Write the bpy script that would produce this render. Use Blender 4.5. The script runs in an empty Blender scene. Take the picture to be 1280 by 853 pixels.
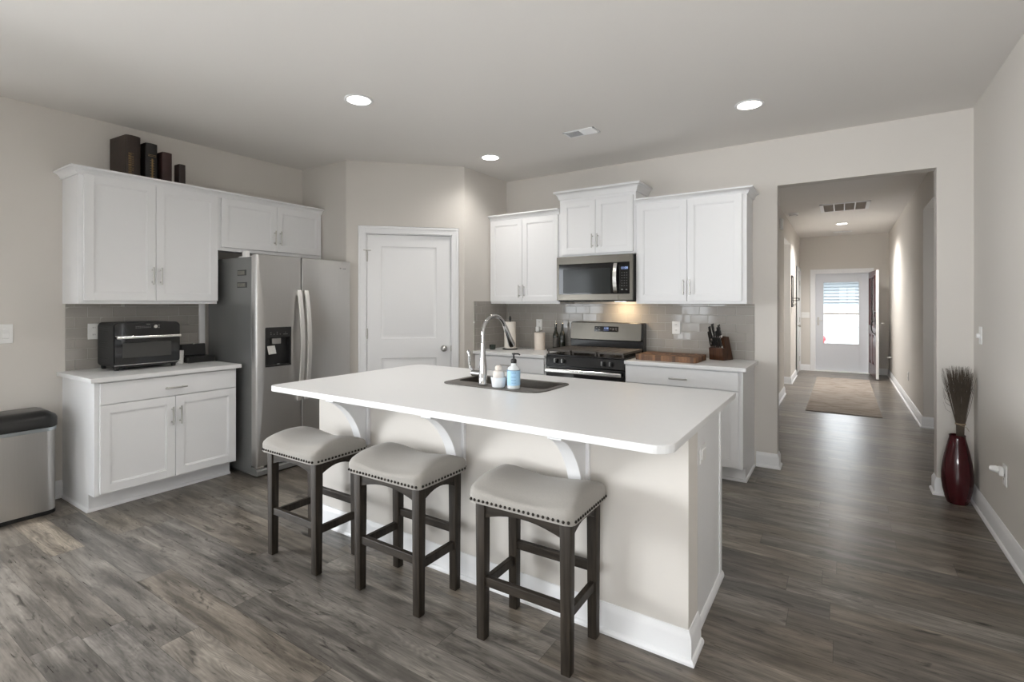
import bpy, bmesh, math, random
from mathutils import Vector, Matrix
random.seed(7)
PI = math.pi
scene = bpy.context.scene
COL = scene.collection

# ------------------------------------------------------------------ camera
cam_d = bpy.data.cameras.new('camera')
cam = bpy.data.objects.new('camera', cam_d)
COL.objects.link(cam)
scene.camera = cam
cam_d.sensor_fit = 'HORIZONTAL'
cam_d.sensor_width = 36.0
cam_d.lens = 630.0 / 1280.0 * 36.0
cam_d.shift_y = -(426.5 - 380.0) / 1280.0
cam_d.clip_start = 0.05
cam.location = (0, 0, 1.372)
cam.rotation_euler = (PI / 2, 0, math.radians(33.2153))

# ------------------------------------------------------------------ world, sun, window portals, added fills, exposure
scene.view_settings.view_transform = 'Standard'
scene.view_settings.look = 'None'
scene.view_settings.exposure = 0.86
scene.view_settings.gamma = 1.0
scene.view_settings.use_curve_mapping = False
scene.cycles.use_denoising = True
scene.cycles.max_bounces = 10
scene.cycles.diffuse_bounces = 6
scene.cycles.glossy_bounces = 5
scene.cycles.transparent_max_bounces = 12
scene.cycles.sample_clamp_indirect = 6.0
world = bpy.data.worlds.new('world')
scene.world = world
world.use_nodes = True
world.node_tree.nodes['Background'].inputs[0].default_value = (0.90, 0.955, 1.0, 1)
world.node_tree.nodes['Background'].inputs[1].default_value = 3.8


def light(name, kind, loc, rot, energy, color, size=None, size_y=None, parent=None, spot=None, blend=0.5):
    d = bpy.data.lights.new(name, kind)
    d.energy = energy
    d.color = color
    if kind == 'AREA':
        d.shape = 'RECTANGLE' if size_y else 'DISK'
        d.size = size
        if size_y:
            d.size_y = size_y
    elif kind == 'SUN':
        d.angle = size or 0.01
    else:
        d.shadow_soft_size = size or 0.05
    if kind == 'SPOT':
        d.spot_size = spot
        d.spot_blend = blend
    o = bpy.data.objects.new(name, d)
    COL.objects.link(o)
    o.location = loc
    o.rotation_euler = rot
    if parent:
        o.parent = parent
    return o


light('sun', 'SUN', (0, 0, 12), (math.radians(38), 0, math.radians(-24)), 1.0, (1.0, 0.96, 0.9), 0.03)
# the sky shines in through the windows and patio door behind the camera (portals guide the sampling),
# and unseen area lights added outside throw fill up through them to the ceiling
WIN = [(-3.25, -2.55, 0.05, 2.06), (-1.20, -0.75, 0.75, 2.1), (-0.10, 0.50, 0.75, 2.1)]
UP_POWER = [1, 85, 150]
FILL_TINT = (0.97, 0.985, 1.0)
LWIN = (-1.85, 0.36, 0.10, 2.08)


def portal(loc, rot, w, h):
    o = light('sky_portal', 'AREA', loc, rot, 1.0, (1, 1, 1), w, h)
    o.data.cycles.is_portal = True


for (a, b, c, d), up in zip(WIN, UP_POWER):
    portal(((a + b) / 2, -3.13, (c + d) / 2), (PI / 2, 0, 0), b - a, d - c)
    light('outdoor_fill', 'AREA', ((a + b) / 2, -3.75, (c + d) / 2 - 0.55), (PI / 2 + math.radians(64), 0, 0), up, (0.97, 0.985, 1.0), b - a, 1.3)
portal((-4.77, (LWIN[0] + LWIN[1]) / 2, (LWIN[2] + LWIN[3]) / 2), (PI / 2, 0, -PI / 2), LWIN[1] - LWIN[0], LWIN[3] - LWIN[2])
portal((-0.02, 12.14, 1.19), (PI / 2, 0, PI), 0.60, 1.24)
light('outdoor_fill', 'AREA', (-6.5, (LWIN[0] + LWIN[1]) / 2 - 0.4, 1.55), (PI / 2, 0, -PI / 2 + 0.25), 255, (0.97, 0.985, 1.0), 2.6, 1.2)  # added level fill beyond the left window, brightens the right wall
# unseen fill lights added in the side passage and alcove to brighten the hall
light('passage_fill', 'AREA', (1.86, 6.35, 1.35), (PI / 2, 0, PI / 2), 4, FILL_TINT, 1.3, 1.5)
light('alcove_fill', 'AREA', (-1.86, 9.23, 1.35), (PI / 2, 0, -PI / 2), 8, FILL_TINT, 0.9, 1.5)

# unseen ceiling lamps, added to light kitchen and living room from above
for (a, b) in ((-0.533, 2.265), (-2.7, -0.9), (-0.55, -0.9)):
    light('unseen_ceiling_lamp', 'SPOT', (a, b, 2.72), (0, 0, 0), 5 if b > 0 else 5, (1.0, 0.98, 0.95), 0.08, spot=math.radians(155), blend=0.8)

# ------------------------------------------------------------------ materials
def mat(name, col, rough=0.5, metal=0.0, spec=0.5, noise=0.0, nscale=40.0, bump=0.0, stretch=None, coat=0.0, emit=None, emit_s=0.0, sheen=0.0):
    m = bpy.data.materials.new(name)
    m.use_nodes = True
    nt = m.node_tree
    p = nt.nodes['Principled BSDF']
    p.inputs['Base Color'].default_value = (*col, 1)
    p.inputs['Roughness'].default_value = rough
    p.inputs['Metallic'].default_value = metal
    p.inputs['Specular IOR Level'].default_value = spec
    p.inputs['Coat Weight'].default_value = coat
    if sheen:
        p.inputs['Sheen Weight'].default_value = sheen
    if emit:
        p.inputs['Emission Color'].default_value = (*emit, 1)
        p.inputs['Emission Strength'].default_value = emit_s
    if noise or bump:
        tc = nt.nodes.new('ShaderNodeTexCoord')
        mp = nt.nodes.new('ShaderNodeMapping')
        if stretch:
            mp.inputs['Scale'].default_value = stretch
        nz = nt.nodes.new('ShaderNodeTexNoise')
        nz.inputs['Scale'].default_value = nscale
        nz.inputs['Detail'].default_value = 4
        nt.links.new(tc.outputs['Object'], mp.inputs['Vector'])
        nt.links.new(mp.outputs['Vector'], nz.inputs['Vector'])
        if noise:
            mx = nt.nodes.new('ShaderNodeMix')
            mx.data_type = 'RGBA'
            mx.inputs[6].default_value = (*[c * (1 - noise) for c in col], 1)
            mx.inputs[7].default_value = (*[min(1, c * (1 + noise)) for c in col], 1)
            nt.links.new(nz.outputs['Fac'], mx.inputs[0])
            nt.links.new(mx.outputs[2], p.inputs['Base Color'])
        if bump:
            bp = nt.nodes.new('ShaderNodeBump')
            bp.inputs['Strength'].default_value = bump
            bp.inputs['Distance'].default_value = 0.002
            nt.links.new(nz.outputs['Fac'], bp.inputs['Height'])
            nt.links.new(bp.outputs['Normal'], p.inputs['Normal'])
    return m


def wood_mat(name, dark, light_, axis='x', scale=6.0, rough=0.5):
    m = bpy.data.materials.new(name)
    m.use_nodes = True
    nt = m.node_tree
    p = nt.nodes['Principled BSDF']
    p.inputs['Roughness'].default_value = rough
    p.inputs['Specular IOR Level'].default_value = 0.25
    tc = nt.nodes.new('ShaderNodeTexCoord')
    mp = nt.nodes.new('ShaderNodeMapping')
    s = [14, 14, 14]
    s['xyz'.index(axis)] = 1.2
    mp.inputs['Scale'].default_value = s
    nz = nt.nodes.new('ShaderNodeTexNoise')
    nz.inputs['Scale'].default_value = scale
    nz.inputs['Detail'].default_value = 6
    cr = nt.nodes.new('ShaderNodeValToRGB')
    cr.color_ramp.elements[0].position = 0.3
    cr.color_ramp.elements[0].color = (*dark, 1)
    cr.color_ramp.elements[1].position = 0.72
    cr.color_ramp.elements[1].color = (*light_, 1)
    nt.links.new(tc.outputs['Object'], mp.inputs['Vector'])
    nt.links.new(mp.outputs['Vector'], nz.inputs['Vector'])
    nt.links.new(nz.outputs['Fac'], cr.inputs['Fac'])
    nt.links.new(cr.outputs['Color'], p.inputs['Base Color'])
    return m


def glass_mat(name, tint=(1, 1, 1), refl=1.0):
    m = bpy.data.materials.new(name)
    m.use_nodes = True
    nt = m.node_tree
    nt.nodes.remove(nt.nodes['Principled BSDF'])
    out = nt.nodes['Material Output']
    tr = nt.nodes.new('ShaderNodeBsdfTransparent')
    tr.inputs[0].default_value = (*tint, 1)
    gl = nt.nodes.new('ShaderNodeBsdfGlossy')
    gl.inputs['Roughness'].default_value = 0.02
    fr = nt.nodes.new('ShaderNodeFresnel')
    fr.inputs[0].default_value = 1.32
    mx = nt.nodes.new('ShaderNodeMixShader')
    nt.links.new(fr.outputs[0], mx.inputs[0])
    nt.links.new(tr.outputs[0], mx.inputs[1])
    nt.links.new(gl.outputs[0], mx.inputs[2])
    nt.links.new(mx.outputs[0], out.inputs['Surface'])
    return m


def floor_mat():
    m = bpy.data.materials.new('plank_floor')
    m.use_nodes = True
    nt = m.node_tree
    N = nt.nodes
    L = nt.links
    p = N['Principled BSDF']

    def math_(op, a, b=None, clamp=False):
        n = N.new('ShaderNodeMath')
        n.operation = op
        n.use_clamp = clamp
        for i, v in enumerate((a, b)):
            if v is None:
                continue
            if isinstance(v, (int, float)):
                n.inputs[i].default_value = v
            else:
                L.new(v, n.inputs[i])
        return n.outputs[0]

    def comb(x, y, z=0.0):
        n = N.new('ShaderNodeCombineXYZ')
        for i, v in enumerate((x, y, z)):
            if isinstance(v, (int, float)):
                n.inputs[i].default_value = v
            else:
                L.new(v, n.inputs[i])
        return n.outputs[0]

    def noise(vec, scale, detail=4, rough=0.55, dist=0.0):
        n = N.new('ShaderNodeTexNoise')
        n.inputs['Scale'].default_value = scale
        n.inputs['Detail'].default_value = detail
        n.inputs['Roughness'].default_value = rough
        n.inputs['Distortion'].default_value = dist
        L.new(vec, n.inputs['Vector'])
        return n.outputs['Fac']

    tc = N.new('ShaderNodeTexCoord')
    sp = N.new('ShaderNodeSeparateXYZ')
    L.new(tc.outputs['Object'], sp.inputs[0])
    X, Y = sp.outputs[0], sp.outputs[1]
    W, LEN = 0.152, 1.30
    yr = math_('DIVIDE', Y, W)
    row = math_('FLOOR', yr)
    wn = N.new('ShaderNodeTexWhiteNoise')
    wn.noise_dimensions = '1D'
    L.new(row, wn.inputs['W'])
    u = math_('ADD', math_('DIVIDE', X, LEN), math_('MULTIPLY', wn.outputs['Value'], 7.31))
    pid = math_('FLOOR', u)
    wn2 = N.new('ShaderNodeTexWhiteNoise')
    wn2.noise_dimensions = '2D'
    L.new(comb(pid, row), wn2.inputs['Vector'])
    rnd = wn2.outputs['Value']
    sc = N.new('ShaderNodeSeparateColor')
    L.new(wn2.outputs['Color'], sc.inputs[0])
    off = math_('MULTIPLY', rnd, 61.0)
    off2 = math_('MULTIPLY', sc.outputs[1], 37.0)
    # cloudy tone, stretched along the plank
    cl = noise(comb(math_('ADD', math_('MULTIPLY', X, 1.5), off), math_('ADD', math_('MULTIPLY', Y, 9.0), off2)), 1.5, 6, 0.62, 0.5)
    # cathedral rings: contour lines of a soft noise, strong on some planks only
    rn = noise(comb(math_('ADD', math_('MULTIPLY', X, 1.1), off2), math_('ADD', math_('MULTIPLY', Y, 7.5), off)), 1.3, 2, 0.45, 0.3)
    rings = math_('SINE', math_('MULTIPLY', rn, 150.0))
    ringw = math_('MULTIPLY', math_('SUBTRACT', sc.outputs[0], 0.15, True), 0.055)
    # fine fibres and long streaks
    fb = noise(comb(math_('ADD', math_('MULTIPLY', X, 5.0), off), math_('ADD', math_('MULTIPLY', Y, 120.0), off2)), 1.3, 4, 0.65)
    st = noise(comb(math_('ADD', math_('MULTIPLY', X, 1.5), off2), math_('ADD', math_('MULTIPLY', Y, 34.0), off)), 1.2, 5, 0.6, 0.5)
    # dark knots and cracks
    kn = noise(comb(math_('ADD', math_('MULTIPLY', X, 3.6), off2), math_('ADD', math_('MULTIPLY', Y, 15.0), off)), 1.6, 4, 0.55, 1.4)
    knot = math_('MULTIPLY', math_('SUBTRACT', kn, 0.60, True), 3.6, True)
    v = math_('MULTIPLY', cl, 0.80)
    v = math_('ADD', v, math_('MULTIPLY', rings, ringw))
    v = math_('ADD', v, math_('MULTIPLY', fb, 0.26))
    v = math_('ADD', v, math_('MULTIPLY', st, 0.28))
    v = math_('ADD', v, math_('MULTIPLY', math_('SUBTRACT', rnd, 0.5), 0.13))
    v = math_('SUBTRACT', v, math_('MULTIPLY', knot, 0.50))
    cr = N.new('ShaderNodeValToRGB')
    e = cr.color_ramp.elements
    e[0].position = 0.36
    e[0].color = (0.025, 0.0215, 0.0185, 1)
    e[1].position = 1.0
    e[1].color = (0.43, 0.39, 0.34, 1)
    k = e.new(0.58)
    k.color = (0.094, 0.084, 0.074, 1)
    k = e.new(0.76)
    k.color = (0.198, 0.179, 0.158, 1)
    L.new(v, cr.inputs['Fac'])
    # warm/cool plank tint
    tint = N.new('ShaderNodeMix')
    tint.data_type = 'RGBA'
    tint.inputs[6].default_value = (0.98, 1.0, 1.02, 1)
    tint.inputs[7].default_value = (1.06, 1.0, 0.91, 1)
    L.new(sc.outputs[2], tint.inputs[0])
    mul = N.new('ShaderNodeMix')
    mul.data_type = 'RGBA'
    mul.blend_type = 'MULTIPLY'
    mul.inputs[0].default_value = 1.0
    L.new(cr.outputs['Color'], mul.inputs[6])
    L.new(tint.outputs[2], mul.inputs[7])
    # seams
    fy = math_('ABSOLUTE', math_('SUBTRACT', math_('FRACT', yr), 0.5))
    fx = math_('ABSOLUTE', math_('SUBTRACT', math_('FRACT', u), 0.5))
    seam = math_('MAXIMUM', math_('GREATER_THAN', fy, 0.5 - 0.0011 / W), math_('GREATER_THAN', fx, 0.5 - 0.0012 / LEN))
    sm = N.new('ShaderNodeMix')
    sm.data_type = 'RGBA'
    L.new(math_('MULTIPLY', seam, 0.55), sm.inputs[0])
    L.new(mul.outputs[2], sm.inputs[6])
    sm.inputs[7].default_value = (0.012, 0.010, 0.009, 1)
    L.new(sm.outputs[2], p.inputs['Base Color'])
    L.new(math_('ADD', math_('MULTIPLY', fb, 0.10), 0.24), p.inputs['Roughness'])
    p.inputs['Specular IOR Level'].default_value = 0.5
    bp = N.new('ShaderNodeBump')
    bp.inputs['Strength'].default_value = 0.12
    bp.inputs['Distance'].default_value = 0.002
    L.new(math_('SUBTRACT', fb, math_('MULTIPLY', seam, 1.0)), bp.inputs['Height'])
    L.new(bp.outputs['Normal'], p.inputs['Normal'])
    return m


def butcher_mat():
    m = bpy.data.materials.new('end_grain_wood')
    m.use_nodes = True
    nt = m.node_tree
    p = nt.nodes['Principled BSDF']
    tc = nt.nodes.new('ShaderNodeTexCoord')
    br = nt.nodes.new('ShaderNodeTexBrick')
    br.inputs['Scale'].default_value = 1.0
    br.inputs['Brick Width'].default_value = 0.024
    br.inputs['Row Height'].default_value = 0.05
    br.inputs['Mortar Size'].default_value = 0.0004
    br.inputs['Color1'].default_value = (0.06, 0.028, 0.014, 1)
    br.inputs['Color2'].default_value = (0.26, 0.13, 0.062, 1)
    br.inputs['Mortar'].default_value = (0.02, 0.01, 0.006, 1)
    nz = nt.nodes.new('ShaderNodeTexNoise')
    nz.inputs['Scale'].default_value = 90
    mx = nt.nodes.new('ShaderNodeMix')
    mx.data_type = 'RGBA'
    mx.blend_type = 'OVERLAY'
    mx.inputs[0].default_value = 0.35
    nt.links.new(tc.outputs['Object'], br.inputs['Vector'])
    nt.links.new(tc.outputs['Object'], nz.inputs['Vector'])
    nt.links.new(br.outputs['Color'], mx.inputs[6])
    nt.links.new(nz.outputs['Fac'], mx.inputs[7])
    nt.links.new(mx.outputs[2], p.inputs['Base Color'])
    p.inputs['Roughness'].default_value = 0.55
    return m


def rug_mat():
    m = bpy.data.materials.new('distressed_rug')
    m.use_nodes = True
    nt = m.node_tree
    p = nt.nodes['Principled BSDF']
    tc = nt.nodes.new('ShaderNodeTexCoord')
    mp = nt.nodes.new('ShaderNodeMapping')
    mp.inputs['Scale'].default_value = (1.0, 3.0, 1)
    n1 = nt.nodes.new('ShaderNodeTexNoise')
    n1.inputs['Scale'].default_value = 3.6
    n1.inputs['Detail'].default_value = 7
    n1.inputs['Roughness'].default_value = 0.68
    n1.inputs['Distortion'].default_value = 0.7
    cr = nt.nodes.new('ShaderNodeValToRGB')
    e = cr.color_ramp.elements
    e[0].position = 0.34
    e[0].color = (0.19, 0.155, 0.135, 1)
    e[1].position = 0.7
    e[1].color = (0.40, 0.36, 0.315, 1)
    k = e.new(0.5)
    k.color = (0.32, 0.28, 0.245, 1)
    nt.links.new(tc.outputs['Object'], mp.inputs['Vector'])
    nt.links.new(mp.outputs['Vector'], n1.inputs['Vector'])
    nt.links.new(n1.outputs['Fac'], cr.inputs['Fac'])
    nt.links.new(cr.outputs['Color'], p.inputs['Base Color'])
    p.inputs['Roughness'].default_value = 0.95
    p.inputs['Specular IOR Level'].default_value = 0.1
    return m


def leather_mat(name, col, var, rough=0.5):
    return mat(name, col, rough, noise=var, nscale=14, bump=0.3)


M = {}
M['wall'] = mat('wall_paint', (0.650, 0.622, 0.585), 0.85, spec=0.25, bump=0.05, nscale=160)
M['ceiling'] = mat('ceiling_paint', (0.77, 0.75, 0.725), 0.92, spec=0.2, bump=0.1, nscale=120)
M['trim'] = mat('trim_paint', (0.80, 0.806, 0.818), 0.42, bump=0.02, nscale=60)
M['cab'] = mat('cabinet_paint', (0.80, 0.806, 0.818), 0.38, bump=0.015, nscale=60)
M['quartz'] = mat('white_quartz', (0.76, 0.765, 0.77), 0.30, spec=0.4, noise=0.012, nscale=35)
M['tile'] = mat('glazed_tile', (0.335, 0.316, 0.292), 0.07, spec=0.6, noise=0.05, nscale=9)
M['grout'] = mat('grout', (0.43, 0.41, 0.385), 0.9, noise=0.05)
M['steel'] = mat('stainless_steel', (0.43, 0.425, 0.415), 0.30, 1.0, noise=0.04, nscale=8, stretch=(60, 1, 1))
M['steel_v'] = mat('brushed_steel', (0.54, 0.53, 0.515), 0.34, 1.0, noise=0.05, nscale=7, stretch=(40, 40, 0.6))
M['steel_b'] = mat('bright_steel', (0.74, 0.73, 0.71), 0.22, 1.0)
M['warm_steel'] = mat('warm_stainless_steel', (0.150, 0.139, 0.120), 0.28, 1.0, noise=0.04, nscale=6, stretch=(1, 1, 50))
M['handle_steel'] = mat('satin_handle_steel', (0.80, 0.785, 0.765), 0.42, 0.9)
M['nickel'] = mat('brushed_nickel', (0.52, 0.51, 0.49), 0.32, 1.0)
M['chrome'] = mat('polished_chrome', (0.50, 0.50, 0.50), 0.06, 1.0)
M['fridge_side'] = mat('fridge_side_grey', (0.20, 0.202, 0.20), 0.36, 0.35, bump=0.05, nscale=300)
M['black'] = mat('black_plastic', (0.012, 0.012, 0.012), 0.35, noise=0.1)
M['black_gloss'] = mat('black_glass', (0.008, 0.008, 0.009), 0.06, spec=0.6)
M['black_matte'] = mat('black_matte', (0.018, 0.018, 0.018), 0.62, noise=0.1)
M['enamel'] = mat('black_enamel', (0.012, 0.012, 0.013), 0.16, noise=0.1)
M['iron'] = mat('cast_iron', (0.075, 0.066, 0.058), 0.5, noise=0.2, nscale=50)
M['white_plastic'] = mat('white_plastic', (0.80, 0.80, 0.79), 0.35)
M['grille'] = mat('grille_grey_metal', (0.50, 0.46, 0.42), 0.7)
M['dark_slot'] = mat('dark_slot', (0.03, 0.03, 0.03), 0.8)
M['vent_dark'] = mat('dark_grey_metal', (0.16, 0.15, 0.14), 0.7)
M['stool_wood'] = wood_mat('weathered_grey_wood', (0.014, 0.011, 0.008), (0.043, 0.034, 0.026), 'z', 5.0, 0.5)
M['stool_rail'] = wood_mat('weathered_grey_wood_rail', (0.014, 0.011, 0.008), (0.043, 0.034, 0.026), 'x', 5.0, 0.5)
M['linen'] = mat('beige_linen', (0.315, 0.30, 0.278), 0.92, spec=0.15, noise=0.10, nscale=220, bump=0.25, sheen=0.15)
M['bronze'] = mat('dark_bronze', (0.03, 0.026, 0.022), 0.32, 0.8)
M['walnut'] = wood_mat('dark_walnut', (0.028, 0.012, 0.006), (0.085, 0.036, 0.018), 'z', 4, 0.4)
M['butcher'] = butcher_mat()
M['rug'] = rug_mat()
M['rug_edge'] = mat('rug_binding', (0.33, 0.29, 0.25), 0.95, noise=0.2)
M['vase'] = mat('burgundy_lacquer', (0.050, 0.006, 0.009), 0.14, spec=0.4, coat=0.25, noise=0.35, nscale=6)
M['vase_in'] = mat('vase_inside', (0.01, 0.004, 0.004), 0.6)
M['twig'] = mat('dry_twig', (0.078, 0.060, 0.044), 0.85, noise=0.4, nscale=30)
M['raffia'] = mat('raffia_tie', (0.30, 0.23, 0.15), 0.8)
M['book_a'] = leather_mat('worn_brown_leather', (0.027, 0.016, 0.011), 0.6)
M['book_b'] = leather_mat('black_leather', (0.010, 0.008, 0.007), 0.5)
M['book_c'] = leather_mat('dark_red_leather', (0.034, 0.012, 0.010), 0.5)
M['book_d'] = leather_mat('deep_brown_leather', (0.018, 0.010, 0.008), 0.5)
M['gold'] = mat('worn_gilt', (0.26, 0.17, 0.075), 0.45, 0.6, noise=0.4, nscale=60)
M['page'] = mat('aged_paper', (0.10, 0.075, 0.05), 0.9, noise=0.3, nscale=80)
M['lid'] = mat('bin_lid_plastic', (0.012, 0.012, 0.012), 0.28)
M['bin_band'] = mat('bin_band_metal', (0.56, 0.62, 0.66), 0.3, 0.9)
M['glass'] = glass_mat('clear_glass')
M['oven_glass'] = mat('oven_window_glass', (0.055, 0.054, 0.052), 0.10, spec=0.4)
M['mw_glass'] = mat('microwave_window_glass', (0.035, 0.038, 0.038), 0.10, spec=0.2)
M['blue_led'] = mat('blue_display', (0.01, 0.02, 0.06), 0.3, emit=(0.45, 0.60, 1.0), emit_s=0.55)
M['led_glow'] = mat('display_backing', (0.004, 0.006, 0.02), 0.2, emit=(0.02, 0.035, 0.12), emit_s=0.25)
M['grey_print'] = mat('grey_print', (0.22, 0.22, 0.22), 0.5)
M['lamp'] = mat('lamp_lens', (1, 1, 1), 0.4, emit=(1.0, 0.95, 0.86), emit_s=6.0)
M['towel'] = mat('paper_towel', (0.78, 0.74, 0.68), 0.95, bump=0.4, nscale=120)
M['canister'] = mat('cream_canister', (0.74, 0.67, 0.60), 0.5, noise=0.04)
M['wine'] = mat('dark_bottle_glass', (0.010, 0.012, 0.008), 0.06, spec=0.7)
M['bottle_label'] = mat('grey_bottle_label', (0.09, 0.085, 0.078), 0.6, noise=0.3, nscale=60)
M['candle_glass'] = mat('dark_green_glass', (0.010, 0.022, 0.016), 0.08, spec=0.7)
M['wax'] = mat('candle_wax', (0.62, 0.56, 0.45), 0.6)
M['soap_label'] = mat('blue_soap_label', (0.36, 0.60, 0.83), 0.45, noise=0.08, nscale=40)
M['soap_ink'] = mat('label_ink', (0.10, 0.20, 0.34), 0.5)
M['soap_clear'] = mat('clear_soap_bottle', (0.66, 0.70, 0.72), 0.12, spec=0.6)
M['ceramic'] = mat('white_ceramic', (0.74, 0.77, 0.80), 0.15)
M['bristle'] = mat('pale_bristles', (0.72, 0.68, 0.64), 0.85, noise=0.1, nscale=90, bump=0.5)
M['mat_grey'] = mat('grey_silicone', (0.085, 0.085, 0.083), 0.5)
M['sink'] = mat('sink_composite', (0.075, 0.066, 0.056), 0.35, noise=0.25, nscale=60)
M['brown_door'] = mat('burgundy_door_paint', (0.080, 0.027, 0.028), 0.25)
M['grey_door'] = mat('storm_door_paint', (0.62, 0.64, 0.68), 0.4)
M['siding'] = mat('dimmed_pale_blue_siding', (0.235, 0.262, 0.278), 0.8)  # siding colour darkened so that bright daylight does not burn it out
M['vinyl'] = mat('dimmed_white_vinyl', (0.36, 0.37, 0.37), 0.6)  # white vinyl greyed in its colour to stand in for a lower exposure
M['concrete'] = mat('pale_concrete', (0.34, 0.335, 0.32), 0.9, noise=0.08, nscale=4)
M['red'] = mat('red_paint', (0.45, 0.02, 0.03), 0.5)
M['magnet_a'] = mat('magnet_photo', (0.16, 0.15, 0.13), 0.4, noise=0.5, nscale=50)
M['floor'] = floor_mat()

# ------------------------------------------------------------------ mesh helpers
class G:
    """collects primitives into one mesh"""
    def __init__(self, mtx=None):
        self.v, self.f, self.m, self.s, self.mtx = [], [], [], [], mtx

    def add(self, bm, m=0, soft=True):
        bmesh.ops.recalc_face_normals(bm, faces=bm.faces[:])
        base = len(self.v)
        bm.verts.ensure_lookup_table()
        bm.verts.index_update()
        for v in bm.verts:
            co = v.co if self.mtx is None else self.mtx @ v.co
            self.v.append(tuple(co))
        flip = self.mtx is not None and self.mtx.determinant() < 0
        for f in bm.faces:
            q = [base + v.index for v in f.verts]
            self.f.append(q[::-1] if flip else q)
            self.m.append(m)
            self.s.append(soft)
        bm.free()
        return self

    def box(self, x0, x1, y0, y1, z0, z1, b=0.0, seg=2, m=0):
        bm = bmesh.new()
        bmesh.ops.create_cube(bm, size=1.0)
        for v in bm.verts:
            v.co = Vector(((x0 + x1) / 2 + v.co.x * (x1 - x0), (y0 + y1) / 2 + v.co.y * (y1 - y0), (z0 + z1) / 2 + v.co.z * (z1 - z0)))
        if b:
            bmesh.ops.bevel(bm, geom=bm.edges[:], offset=b, segments=seg, profile=0.5, affect='EDGES', clamp_overlap=True)
        return self.add(bm, m, False)

    def cyl(self, p0, p1, r0, r1=None, n=16, m=0):
        r1 = r0 if r1 is None else r1
        p0, p1 = Vector(p0), Vector(p1)
        d = (p1 - p0).normalized()
        a = d.orthogonal().normalized()
        b = d.cross(a)
        bm = bmesh.new()
        rings = []
        for p, r in ((p0, r0), (p1, r1)):
            rings.append([bm.verts.new(p + (a * math.cos(t) + b * math.sin(t)) * r) for t in [2 * PI * i / n for i in range(n)]])
        for i in range(n):
            j = (i + 1) % n
            bm.faces.new((rings[0][i], rings[0][j], rings[1][j], rings[1][i]))
        bm.faces.new(rings[0])
        bm.faces.new(rings[1])
        return self.add(bm, m)

    def tube(self, pts, r, n=10, m=0, flat=None):
        pts = [Vector(p) for p in pts]
        rs = r if isinstance(r, (list, tuple)) else [r] * len(pts)
        bm = bmesh.new()
        rings = []
        ref = None
        for i, p in enumerate(pts):
            t = (pts[min(i + 1, len(pts) - 1)] - pts[max(i - 1, 0)]).normalized()
            if ref is None:
                ref = Vector(flat) if flat else t.orthogonal()
            a = (ref - t * ref.dot(t)).normalized()
            ref = a
            b = t.cross(a)
            rings.append([bm.verts.new(p + (a * math.cos(q) + b * math.sin(q)) * rs[i]) for q in [2 * PI * k / n for k in range(n)]])
        for i in range(len(rings) - 1):
            for k in range(n):
                j = (k + 1) % n
                bm.faces.new((rings[i][k], rings[i][j], rings[i + 1][j], rings[i + 1][k]))
        bm.faces.new(rings[0])
        bm.faces.new(rings[-1])
        return self.add(bm, m)

    def strip(self, pts, wdir, w, tdir, t, m=0):
        """a bar of rectangular section along pts"""
        wdir, tdir = Vector(wdir), Vector(tdir)
        bm = bmesh.new()
        rings = []
        for p in pts:
            p = Vector(p)
            rings.append([bm.verts.new(p + wdir * (sx * w / 2) + tdir * (sy * t / 2)) for sx, sy in ((-1, -1), (1, -1), (1, 1), (-1, 1))])
        for i in range(len(rings) - 1):
            for k in range(4):
                j = (k + 1) % 4
                bm.faces.new((rings[i][k], rings[i][j], rings[i + 1][j], rings[i + 1][k]))
        bm.faces.new(rings[0])
        bm.faces.new(rings[-1])
        bmesh.ops.bevel(bm, geom=bm.edges[:], offset=min(w, t) * 0.18, segments=2, profile=0.5, affect='EDGES')
        return self.add(bm, m, False)

    def lathe(self, prof, c=(0, 0, 0), n=32, m=0):
        bm = bmesh.new()
        c = Vector(c)
        rings = []
        for r, z in prof:
            if r <= 1e-6:
                rings.append([bm.verts.new(c + Vector((0, 0, z)))])
            else:
                rings.append([bm.verts.new(c + Vector((r * math.cos(t), r * math.sin(t), z))) for t in [2 * PI * i / n for i in range(n)]])
        for a, b in zip(rings, rings[1:]):
            for i in range(n):
                j = (i + 1) % n
                if len(a) == 1 and len(b) > 1:
                    bm.faces.new((a[0], b[i], b[j]))
                elif len(b) == 1 and len(a) > 1:
                    bm.faces.new((a[i], a[j], b[0]))
                elif len(a) > 1:
                    bm.faces.new((a[i], a[j], b[j], b[i]))
        return self.add(bm, m)

    def prism(self, poly, axis, a, b, bev=0.0, m=0):
        """poly in the plane normal to axis, extruded from a to b"""
        bm = bmesh.new()
        def P(q, t):
            return {'x': (t, q[0], q[1]), 'y': (q[0], t, q[1]), 'z': (q[0], q[1], t)}[axis]
        r0 = [bm.verts.new(P(q, a)) for q in poly]
        r1 = [bm.verts.new(P(q, b)) for q in poly]
        n = len(poly)
        for i in range(n):
            j = (i + 1) % n
            bm.faces.new((r0[i], r0[j], r1[j], r1[i]))
        bm.faces.new(r0)
        bm.faces.new(r1)
        if bev:
            bmesh.ops.bevel(bm, geom=bm.edges[:], offset=bev, segments=2, profile=0.5, affect='EDGES', clamp_overlap=True)
        return self.add(bm, m, False)

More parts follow.
